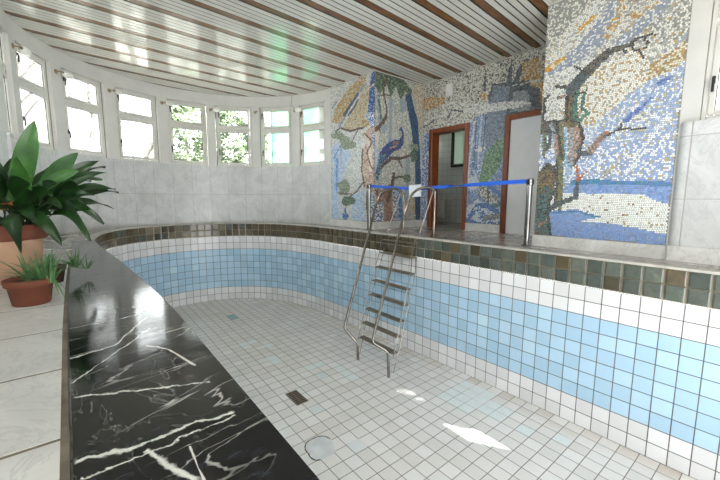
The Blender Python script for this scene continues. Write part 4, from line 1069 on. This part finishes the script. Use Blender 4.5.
LV = [((-.21, 3.45, 1.14), .125, .02, 2, .24), ((.02, 3.4, .93), .10, .10, 3, .3), ((.15, 3.55, .89), .07, .16, 1, .3), ((.01, 3.3, .79), .10, .14, 2, .2), ((.23, 3.4, .66), .085, .20, 0, .3), ((.09, 3.25, .61), .075, .18, 0, .3), ((.14, 3.5, .38), .07, .40, 0, .35), ((.04, 3.3, .27), .075, .36, 0, .3), ((-.12, 3.2, .26), .08, .32, 1, .3), ((-.32, 3.12, .23), .085, .34, 0, .3), ((-.50, 3.4, .93), .1, .12, 0, .3), ((-.6, 3.3, .68), .1, .2, 0, .3), ((-.45, 3.06, .50), .1, .22, 0, .3), ((-.20, 3.06, .60), .095, .16, 0, .28), ((-.10, 3.1, .52), .08, .2, 1, .3), ((-.02, 3.2, .47), .075, .24, 0, .3), ((.04, 3.6, .54), .08, .24, 0, .3), ((-.36, 3.8, .90), .1, .1, 0, .3), ((-.56, 3.75, .80), .1, .14, 0, .3), ((-.05, 3.8, .72), .085, .18, 0, .3), ((-.16, 3.75, .84), .085, .12, 1, .3), ((-.22, 3.0, .43), .085, .26, 0, .3), ((.16, 3.6, .74), .04, .24, 0, .4), ((-.33, 3.08, .72), .1, .14, 1, .25), ((-.30, 3.2, .86), .09, .06, 2, .25), ((-.42, 3.15, .78), .1, .1, 0, .25), ((-.12, 3.3, .70), .085, .14, 0, .25), ((-.75, 3.4, .75), .1, .2, 0, .3), ((-.8, 3.7, .6), .1, .2, 0, .3), ((-.28, 3.35, .72), .1, .08, 2, .25), ((-.16, 3.22, .66), .09, .12, 0, .2), ((-.05, 3.45, .78), .08, .12, 0, .25)]
rq = random.Random(77)
for i in range(20):
    a = rq.uniform(3.3, 6.9); r_ = rq.uniform(.28, .62); LV.append(((PX+.14+r_*math.cos(a), PY+r_*.8*math.sin(a), rq.uniform(.38, .86)), rq.uniform(.06, .085), rq.uniform(.1, .3), rq.choice((0, 0, 1)), .3))
for mi_, nm, mat_, in ((0, 'leaves_dark', 'leaf'), (1, 'leaves_green', 'leaf_pale'), (2, 'leaves_young', 'leaf_bright')):
    mb = MB(); rg = random.Random(11+mi_)
    for tip, w, sag, col_, pet in LV:
        cm = {0: 0, 1: 0, 2: 2, 3: 1}[col_]
        if cm != mi_: continue
        b = (PX+.12+rg.uniform(-.1, .1), PY-.05+rg.uniform(-.09, .09), .38)
        tv = (Vector(tip)-Vector(b)).normalized(); fn = Vector((-.1+rg.uniform(-.5, .5), -.75, .65+rg.uniform(-.4, .4))); sd_ = tv.cross(fn)
        leaf(mb, b, tip, w*1.22, sag, pet, 0, 1, sd_)
    mb.build('foliage', [M[mat_], M['petiole']], big)
mb = MB(); leaf(mb, (-.40, 3.30, .50), (-.36, 3.16, .56), .07, .03, .1); o = mb.build('dry_leaf', [M['dead'], M['petiole']], big); o['label'] = 'dry orange leaf'
def spiky(x, y, z, n, l, w, rg, mb, up=.5, mi=0):
    l *= 1.15; w *= .95
    for i in range(n):
        a = rg.uniform(0, 6.283); e = R(rg.uniform(12, 80)); ll = l*rg.uniform(.6, 1.15)
        b = (x+.02*math.cos(a), y+.02*math.sin(a), z); t_ = (x+ll*math.cos(e)*math.cos(a), y+ll*math.cos(e)*math.sin(a), z+ll*math.sin(e)*.9)
        leaf(mb, b, t_, w*rg.uniform(.8, 1.2), .035, 0, mi, mi, None, .5, 6, True)
rg = random.Random(21); X, Y = -.25, 2.64
sm = thing('potted_plant', 'spiky light green plant in a small terracotta bowl next to the black ledge', 'plant', (X, Y, .004))
mb = MB(); mb.lathe([(0, .004), (.078, .004), (.082, .01), (.096, .105), (.103, .108), (.109, .114), (.112, .146), (.107, .15), (.099, .146), (.096, .12), (0, .118)], (X, Y, 0), 36); mb.build('pot', M['terra'], sm)
mb = MB(); mb.lathe([(0, .134), (.06, .136), (.097, .128)], (X, Y, 0), 24); mb.build('soil', M['soil'], sm)
mb = MB(); spiky(X+.06, Y-.03, .135, 34, .16, .022, rg, mb); spiky(X+.0, Y+.02, .135, 14, .18, .016, rg, mb); spiky(X+.085, Y-.055, .12, 14, .14, .02, rg, mb)
for tx in ((-.10, 2.52, .015), (-.085, 2.6, .02), (-.12, 2.5, .03)): leaf(mb, (X+.09, Y-.03, .135), tx, .016, .05, 0, 0, 0, None, .5, 6, True)
mb.build('foliage', M['spiky'], sm)
X, Y = -.19, 3.22
s2 = thing('potted_plant', 'small spiky plant in a dark brown pot at the edge of the black ledge', 'plant', (X, Y, .004))
mb = MB(); mb.lathe([(0, .004), (.06, .004), (.078, .10), (.084, .102), (.085, .122), (.078, .122), (.074, .1), (0, .1)], (X, Y, 0), 28); mb.build('pot', M['terra_dark'], s2)
mb = MB(); mb.lathe([(0, .112), (.077, .106)], (X, Y, 0), 20); mb.build('soil', M['soil'], s2)
mb = MB(); spiky(X, Y, .11, 16, .14, .013, rg, mb); spiky(X+.13, Y+.04, .09, 20, .16, .014, rg, mb); spiky(X+.2, Y+.1, .06, 10, .12, .012, rg, mb)
mb.tube(smooth_path([(X, Y, .11), (X+.06, Y+.02, .15), (X+.13, Y+.04, .09), (X+.2, Y+.1, .06)], 5), .005, 6); mb.build('foliage', M['spiky'], s2)

# ------------------------------------------------------------------ wall lamps between the windows
LAMPS = [(167.5, 1, 'white globe wall lamp on the wall left of the windows, nearest the big plant'), (144.8, 1, 'white globe wall lamp on the second pillar between the windows from the left'), (121.5, .8, 'white globe wall lamp on the third pillar between the windows from the left'), (98.7, .8, 'white globe wall lamp left of the window that shows grey green bushes'), (76.2, .8, 'white globe wall lamp left of the window full of green shrubs'), (53.6, 0, 'bare beige lamp bracket without its globe between shrub and green windows'), (31.1, .8, 'white globe wall lamp between the two green windows, under a cable')]
for th, gl, lb in LAMPS:
    nx, ny = math.cos(R(th)), math.sin(R(th)); u = Vector((ny, -nx, 0)); c = Vector((*circ(th), 2.60))
    mt = Matrix((u, Vector((nx, ny, 0)), Vector((0, 0, 1)))).transposed().to_4x4(); mt.translation = c
    t = thing('wall_lamp', lb, 'lamp', tuple(c), 'wall lamps between the windows')
    mb = MB(); rot = mt @ Matrix.Rotation(R(90), 4, 'X')
    mb.lathe([(0, .0), (.035, 0), (.036, .006), (.026, .014), (.012, .018), (.0, .018)], (0, 0, 0), 16, 0, rot)
    mb.tube([mt @ Vector(p) for p in fillet([(0, -.01, 0), (0, -.06, 0), (.045, -.075, -.0)], .03)], .009, 8)
    mb.tube([mt @ Vector(p) for p in ((.03, -.072, 0), (.062, -.08, 0))], .020, 12)
    mb.build('bracket', M['brass'], t)
    if gl:
        r_ = .062*gl+.006; cx = .062+r_*1.1; prof = [(r_*math.sin(R(a))**.8, -r_*1.35*math.cos(R(a))) for a in range(0, 181, 15)]
        mb = MB(); mb.lathe(prof, mt @ Vector((cx, -.085, 0)), 20, 0, mt.to_3x3() @ Matrix.Rotation(R(90), 3, 'Y')); mb.build('globe', M['globe'], t)
a, b = circ(32.6, CR-.006), circ(31.1, CR-.012)
mb = MB(); mb.tube(smooth_path([(*a, CZ-.01), (*a, 2.84), (*circ(33.2, CR-.008), 2.74), (*circ(31.6, CR-.008), 2.68), (*b, 2.61)], 5), .005, 6)
tag(mb.build('lamp_cable', M['cable']), 'thin grey cable running from the ceiling down to a wall lamp', 'cable')

# ------------------------------------------------------------------ small things on the door wall and in the room behind
t = thing('vent_box', 'small white box on the mosaic wall above the open doorway', 'box', (5.79, 4.42, 2.57))
mb = MB(); mb.box((5.73, 4.345, 2.57), (5.792, 4.505, 2.80), 0, None, .01); bd = mb.build('casing', M['plastic'], t)
mb = MB(); mb.box((5.725, 4.37, 2.60), (5.731, 4.48, 2.77), 0, None, .002); mb.build('cover', M['plastic'], bd)
t = thing('light_switch', 'small white light switch on the mosaic between the doorways', 'switch', (5.79, 3.715, 1.48))
mb = MB(); mb.box((5.775, 3.675, 1.445), (5.792, 3.755, 1.525), 0, None, .004); bd = mb.build('plate', M['plastic'], t)
mb = MB(); mb.box((5.769, 3.695, 1.462), (5.776, 3.735, 1.508), 0, None, .002); mb.build('rocker', M['plastic'], bd)
t = thing('radiator', 'white column radiator on the tiled wall seen through the open doorway', 'radiator', (7.3, 5.95, .1))
for k in range(9):
    y = 5.66+k*.068; mb = MB(); mb.box((7.25, y, .1), (7.36, y+.042, .64), 0, None, .018); mb.build('section', M['enamel'], t)
mb = MB(); mb.tube([(7.315, 5.55, .16), (7.315, 6.30, .16)], .014, 8); mb.tube([(7.315, 5.45, .58), (7.315, 6.30, .58)], .014, 8); mb.tube([(7.34, 5.45, .58), (7.34, 5.45, -.01)], .012, 8); mb.build('pipe', M['enamel'], t)

# ------------------------------------------------------------------ outside the windows
ring_mesh('ground', [(-40, -14, 0), (40, -14, 0), (40, 60, 0), (-40, 60, 0)], [(-1.6, -3.3, 0), (7.7, -3.3, 0), (7.7, 8.9, 0), (-1.6, 8.9, 0)], -.96, M['ground'])
def bare_tree(x, y, h, r, label, seed, lean=.0):
    rg = random.Random(seed); t = thing('bare_tree', label, 'tree', (x, y, -.96), 'bare trees outside')
    mb = MB()
    def grow(p, d, l, r_, lv):
        pts = [p]; dd = d.copy()
        for i in range(5):
            dd = (dd+Vector((rg.uniform(-.16, .16), rg.uniform(-.16, .16), rg.uniform(-.02, .1)))).normalized(); pts.append(pts[-1]+dd*l/5)
        mb.tube(pts, [r_*(1-.5*i/5) for i in range(6)], 7 if lv < 2 else 5, 0, False)
        if lv >= 4 or r_ < .006: return
        for i in range(4 if lv else 5):
            k = rg.randint(2, 5); a = rg.uniform(0, 6.28); s = rg.uniform(.5, 1.1)
            nd = (dd+Vector((math.cos(a)*s, math.sin(a)*s, rg.uniform(.0, .5)))).normalized(); grow(pts[k], nd, l*rg.uniform(.5, .75), r_*.5, lv+1)
    grow(Vector((x, y, -.96)), Vector((lean, 0, 1)), h*.5, r, 0); mb.build('trunk', M['bark'], t)
bare_tree(-.95, 11.5, 10, .12, 'bare trunk and thin branches behind the first full window on the left', 4)
bare_tree(-.5, 16.5, 8, .09, 'bare branches behind the second window from the left', 9, .1)
bare_tree(1.15, 13.0, 10, .11, 'pale leaning trunk behind the third window from the left', 15, .12)
bare_tree(1.9, 19.0, 9, .12, 'bare tree behind the grey green bush', 22)
def bush(x, y, z, rx, rz, n, label, seed, size=.09):
    rg = random.Random(seed); t = thing('evergreen_bush', label, 'bush', (x, y, -.96), 'bushes outside')
    mb = MB()
    for i in range(n):
        a, q, w = rg.uniform(0, 6.28), rg.uniform(-1, 1), rg.uniform(.55, 1.0)**.5
        p = Vector((x+rx*w*math.sqrt(1-q*q)*math.cos(a), y+rx*w*math.sqrt(1-q*q)*math.sin(a), z+rz*w*q)); p += Vector((noise.noise(p*1.7), noise.noise(p*1.7+Vector((9, 0, 0))), noise.noise(p*1.7+Vector((0, 9, 0)))))*rx*.5
        e1 = Vector((rg.gauss(0, 1), rg.gauss(0, 1), rg.gauss(0, .8))).normalized(); e2 = e1.orthogonal().normalized(); s = size*rg.uniform(.6, 1.4)
        mb.add([p-e1*s, p+e2*s*.4, p+e1*s, p-e2*s*.4], [(0, 1, 2, 3)])
    mb.build('foliage', M['bush'], t)
    mb = MB(); mb.tube([(x, y, -.97), (x+.1, y, z*.4), (x, y, z)], [.09, .07, .03], 7, 0, False); mb.build('trunk', M['bark'], t)
bush(2.75, 12.2, 2.5, .85, 1.1, 2600, 'loose grey green bush outside the fourth window from the left', 3, .1)
bush(4.5, 13.4, 2.5, .75, 1.5, 3600, 'dense green bush outside the fifth window from the left', 6, .1)
bush(5.05, 11.6, 2.0, .18, 1.3, 900, 'dark green bush growing against the green building', 8, .09)
b = thing('green_building', 'pale green building with a dark corner post behind the right-hand windows', 'building', (8.0, 13, -.96))
mb = MB(); mb.prism([(5.62, 12.0), (11, 12.0), (11, 15), (7.2, 15)], -.97, 6.0); mb.build('wall', M['net'], b)
mb = MB(); mb.box((5.54, 11.93, -.97), (5.68, 12.06, 6.0)); mb.build('corner_post', M['netdark'], b)
mb = MB(); mb.box((6.75, 11.96, 1.35), (7.5, 12.01, 1.95)); mb.build('panel', M['pale'], b)
# unseen crown added to break up the sun coming in by the right-hand window
def sun_breaker():
    c = Vector((4.8, .16, 1.9))-SUN_D*5.0
    bush(c.x, c.y, c.z, .5, .6, 800, 'unseen bush added to break up the sun at the right window', 31, .08)
sun_breaker()
